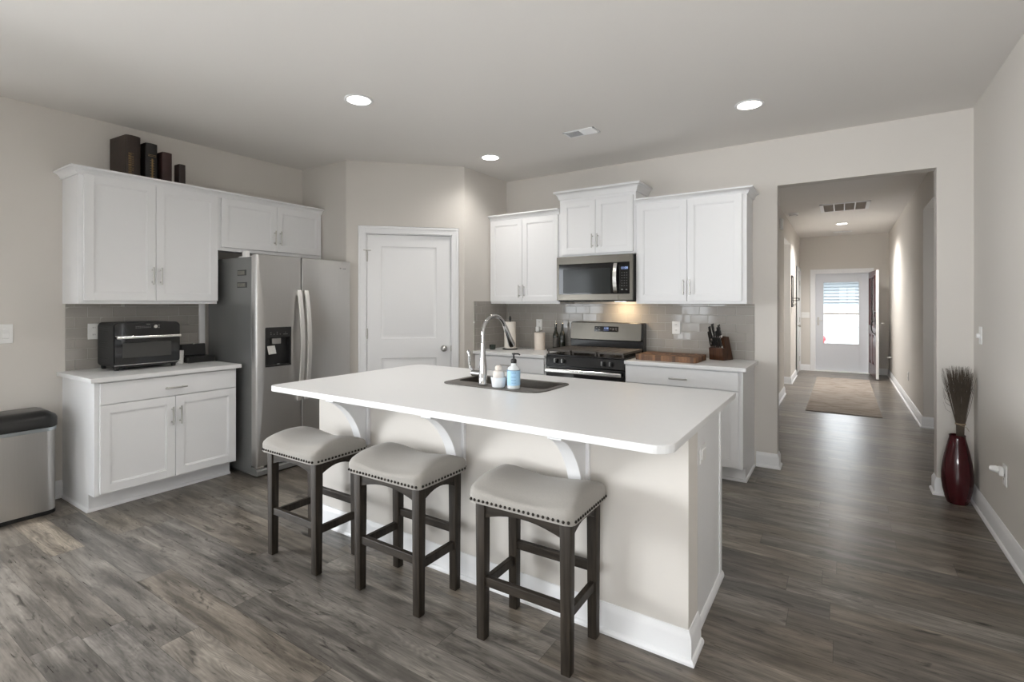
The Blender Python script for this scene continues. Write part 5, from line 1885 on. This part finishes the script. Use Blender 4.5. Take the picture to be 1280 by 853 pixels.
solo(g.obj('door_chime', 'white_plastic'), 'small white door chime box high on the left hall wall', 'door chime')

# ================================================================== HALL
rug = thing('hall_runner', 'faded beige and brown runner rug in the hall', 'rug', (0.005, 9.3, 0))
G().box(-0.385, 0.400, 7.495, 11.02, 0.0006, 0.009, 0.002).obj('pile', 'rug', rug)
g = G()
g.box(-0.395, -0.385, 7.485, 11.03, 0.0006, 0.010, 0.003).box(0.400, 0.410, 7.485, 11.03, 0.0006, 0.010, 0.003)
g.box(-0.385, 0.400, 7.485, 7.495, 0.0006, 0.010, 0.003).box(-0.385, 0.400, 11.02, 11.03, 0.0006, 0.010, 0.003)
g.obj('bound_edge', 'rug_edge', rug)

kr = thing('key_rack', 'black framed wall panel with a wire shelf and hooks on the left hall wall', 'key rack', (HL, 10.1, 1.6))
g = G()
y0, y1, z0, z1 = 9.93, 10.22, 1.315, 1.865
g.box(HL + 0.0005, HL + 0.02, y0, y0 + 0.02, z0, z1, 0.002).box(HL + 0.0005, HL + 0.02, y1 - 0.02, y1, z0, z1, 0.002)
g.box(HL + 0.0005, HL + 0.02, y0, y1, z0, z0 + 0.02, 0.002).box(HL + 0.0005, HL + 0.02, y0, y1, z1 - 0.02, z1, 0.002)
g.obj('frame', 'black', kr)
G().box(HL + 0.0005, HL + 0.008, y0 + 0.02, y1 - 0.02, z0 + 0.02, z1 - 0.02).obj('back_panel', 'wall', kr)
g = G()
for zz in (1.47, 1.43):
    g.tube([(HL + 0.01, y0 + 0.02, zz), (HL + 0.11, y0 + 0.02, zz), (HL + 0.11, y1 - 0.02, zz), (HL + 0.01, y1 - 0.02, zz)], 0.005, 8)
for k in range(5):
    yy = y0 + 0.03 + k * (y1 - y0 - 0.06) / 4
    g.tube([(HL + 0.012, yy, 1.43), (HL + 0.11, yy, 1.43), (HL + 0.11, yy, 1.47)], 0.003, 6)
g.obj('wire_shelf', 'black', kr)
for k in range(4):
    yy = y0 + 0.04 + k * (y1 - y0 - 0.08) / 3
    G().tube([(HL + 0.012, yy, 1.39), (HL + 0.03, yy, 1.36), (HL + 0.05, yy, 1.35), (HL + 0.065, yy, 1.365), (HL + 0.066, yy, 1.38)], 0.004, 8).obj('hook', 'nickel', kr)

# ------------------------------------------------------------------ vase of twigs
VX, VY = 0.664, 4.582
g = G().lathe([(0, 0.0006), (0.050, 0.0006), (0.056, 0.004), (0.070, 0.045), (0.081, 0.10), (0.087, 0.16), (0.086, 0.21), (0.079, 0.28), (0.067, 0.35), (0.054, 0.41), (0.045, 0.448), (0.0445, 0.462), (0.047, 0.468), (0.044, 0.470), (0.040, 0.466), (0.040, 0.45), (0.05, 0.40), (0.07, 0.30), (0.07, 0.1), (0.05, 0.03), (0, 0.03)], (VX, VY, 0), 40)
solo(g.obj('floor_vase', 'vase'), 'tall burgundy lacquered floor vase in the corner beside the hall opening', 'vase')
tw = thing('twig_bundle', 'bundle of dry dark twigs tied with raffia standing in the vase', 'twigs', (VX, VY, 0.03))
g = G()
rt = random.Random(21)
for i in range(260):
    a = rt.uniform(0, 2 * PI)
    r0 = 0.030 * math.sqrt(rt.random())
    p0 = Vector((VX + 0.012 + r0 * 0.5 * math.cos(a), VY + r0 * 0.5 * math.sin(a), 0.06 + 0.3 * rt.random()))
    pm = Vector((VX + 0.016 + 0.72 * r0 * math.cos(a), VY + 0.72 * r0 * math.sin(a), 0.535))
    hgt = rt.uniform(0.86, 0.945)
    sprd = rt.uniform(1.6, 3.5)
    p2 = Vector((VX + 0.006 + r0 * sprd * math.cos(a) * 1.05, VY + 0.6 * r0 * sprd * math.sin(a), hgt))
    p2.x = min(p2.x, XR - 0.01)
    p2.y = min(p2.y, YB - 0.01)
    p1 = pm.lerp(p2, 0.5) + Vector((rt.uniform(-0.006, 0.006), rt.uniform(-0.004, 0.004), 0))
    g.tube([p0, pm, p1, p2], [0.0018, 0.0018, 0.0014, 0.0006], 4)
    if rt.random() < 0.75:
        q = p1.lerp(p2, rt.uniform(0.0, 0.5))
        e_ = q + Vector((rt.uniform(-0.03, 0.03), rt.uniform(-0.015, 0.015), rt.uniform(0.04, 0.10)))
        e_.x = min(e_.x, XR - 0.01)
        g.tube([q, e_], [0.0011, 0.0005], 3)
for i in range(9):
    a = PI + rt.uniform(-0.6, 0.6)
    z0 = rt.uniform(0.62, 0.8)
    q = Vector((VX - 0.035 - 0.03 * (z0 - 0.6), VY - 0.01, z0))
    g.tube([q, q + Vector((-0.025, 0, 0.02)), q + Vector((-0.040, 0, rt.uniform(0.06, 0.09)))], [0.001, 0.0008, 0.0004], 3)
g.obj('twigs', 'twig', tw)
tw.children[0]['kind'] = 'stuff'
g = G()
for dz in (0.0, 0.005):
    pts = [(VX + 0.016 + 0.026 * math.cos(2 * PI * k / 18), VY + 0.026 * math.sin(2 * PI * k / 18), 0.545 + dz) for k in range(19)]
    g.tube(pts, 0.003, 6)
g.tube([(VX - 0.005, VY - 0.02, 0.547), (VX + 0.045, VY - 0.03, 0.530), (VX + 0.058, VY - 0.02, 0.505)], 0.0015, 5)
g.obj('raffia_tie', 'raffia', tw)

# ================================================================== OUTSIDE THE FRONT DOOR
o = G().box(-30, 30, -25, 40, -0.30, -0.16).obj('ground_outside', 'concrete')
o['kind'] = 'structure'
g = G().box(-1.1, 1.1, HE + T, HE + T + 1.4, -0.158, -0.02, 0.01)
solo(g.obj('front_step', 'concrete'), 'pale concrete step outside the front door', 'step')
fn = thing('vinyl_fence', 'white vinyl fence beyond the front door', 'fence', (0, 19.0, -0.16))
for i in range(5):
    xx = -4.8 + i * 2.4
    G().box(xx - 0.06, xx + 0.06, 18.94, 19.06, -0.16, 1.28, 0.01).lathe([(0.10, 1.28), (0.10, 1.30), (0.0, 1.36)], (xx, 19.0, 0), 4).obj('post', 'vinyl', fn)
for i in range(4):
    xx = -4.8 + i * 2.4
    g = G()
    g.box(xx + 0.06, xx + 2.34, 18.98, 19.02, 1.16, 1.24, 0.006).box(xx + 0.06, xx + 2.34, 18.98, 19.02, 0.64, 0.70, 0.006).box(xx + 0.06, xx + 2.34, 18.98, 19.02, -0.08, 0.0, 0.006)
    for k in range(15):
        a = xx + 0.06 + k * 2.28 / 15
        g.box(a + 0.002, a + 2.28 / 15 - 0.002, 18.99, 19.01, -0.08, 1.20, 0.003)
    g.obj('panel', 'vinyl', fn)
hs = thing('neighbour_house', 'pale blue sided house across the street', 'house', (0, 27, -0.16))
g = G()
n = 9
for i in range(n):
    z0 = 1.30 + i * 0.135
    g.prism([(26.0, z0), (26.0 - 0.075, z0), (26.0 - 0.004, z0 + 0.135), (26.0, z0 + 0.135)], 'x', -9, 9)
g.box(-9, 9, 26.0, 31, -0.16, 2.52)
g.obj('siding', 'siding', hs)
G().box(-9.02, 9.02, 25.95, 26.0, -0.16, 1.20).obj('foundation_band', 'vinyl', hs)
G().box(-9.02, 9.02, 25.93, 26.0, 1.20, 1.30).obj('ledge', 'concrete', hs)
G().prism([(25.5, 2.5), (31.5, 2.5), (28.5, 3.4)], 'x', -9.4, 9.4).obj('roof', 'vent_dark', hs)
hy = thing('hydrant', 'red hydrant standing outside the glass door', 'hydrant', (-0.475, 15.6, -0.16))
G().lathe([(0, 0), (0.14, 0), (0.14, 0.04), (0.09, 0.05), (0.09, 0.56), (0.125, 0.57), (0.125, 0.61), (0.10, 0.67), (0.05, 0.73), (0.02, 0.78), (0, 0.78)], (-0.475, 15.6, -0.16), 20).obj('barrel', 'red', hy)
G().cyl((-0.635, 15.6, 0.27), (-0.315, 15.6, 0.27), 0.045, n=12).obj('side_caps', 'red', hy)
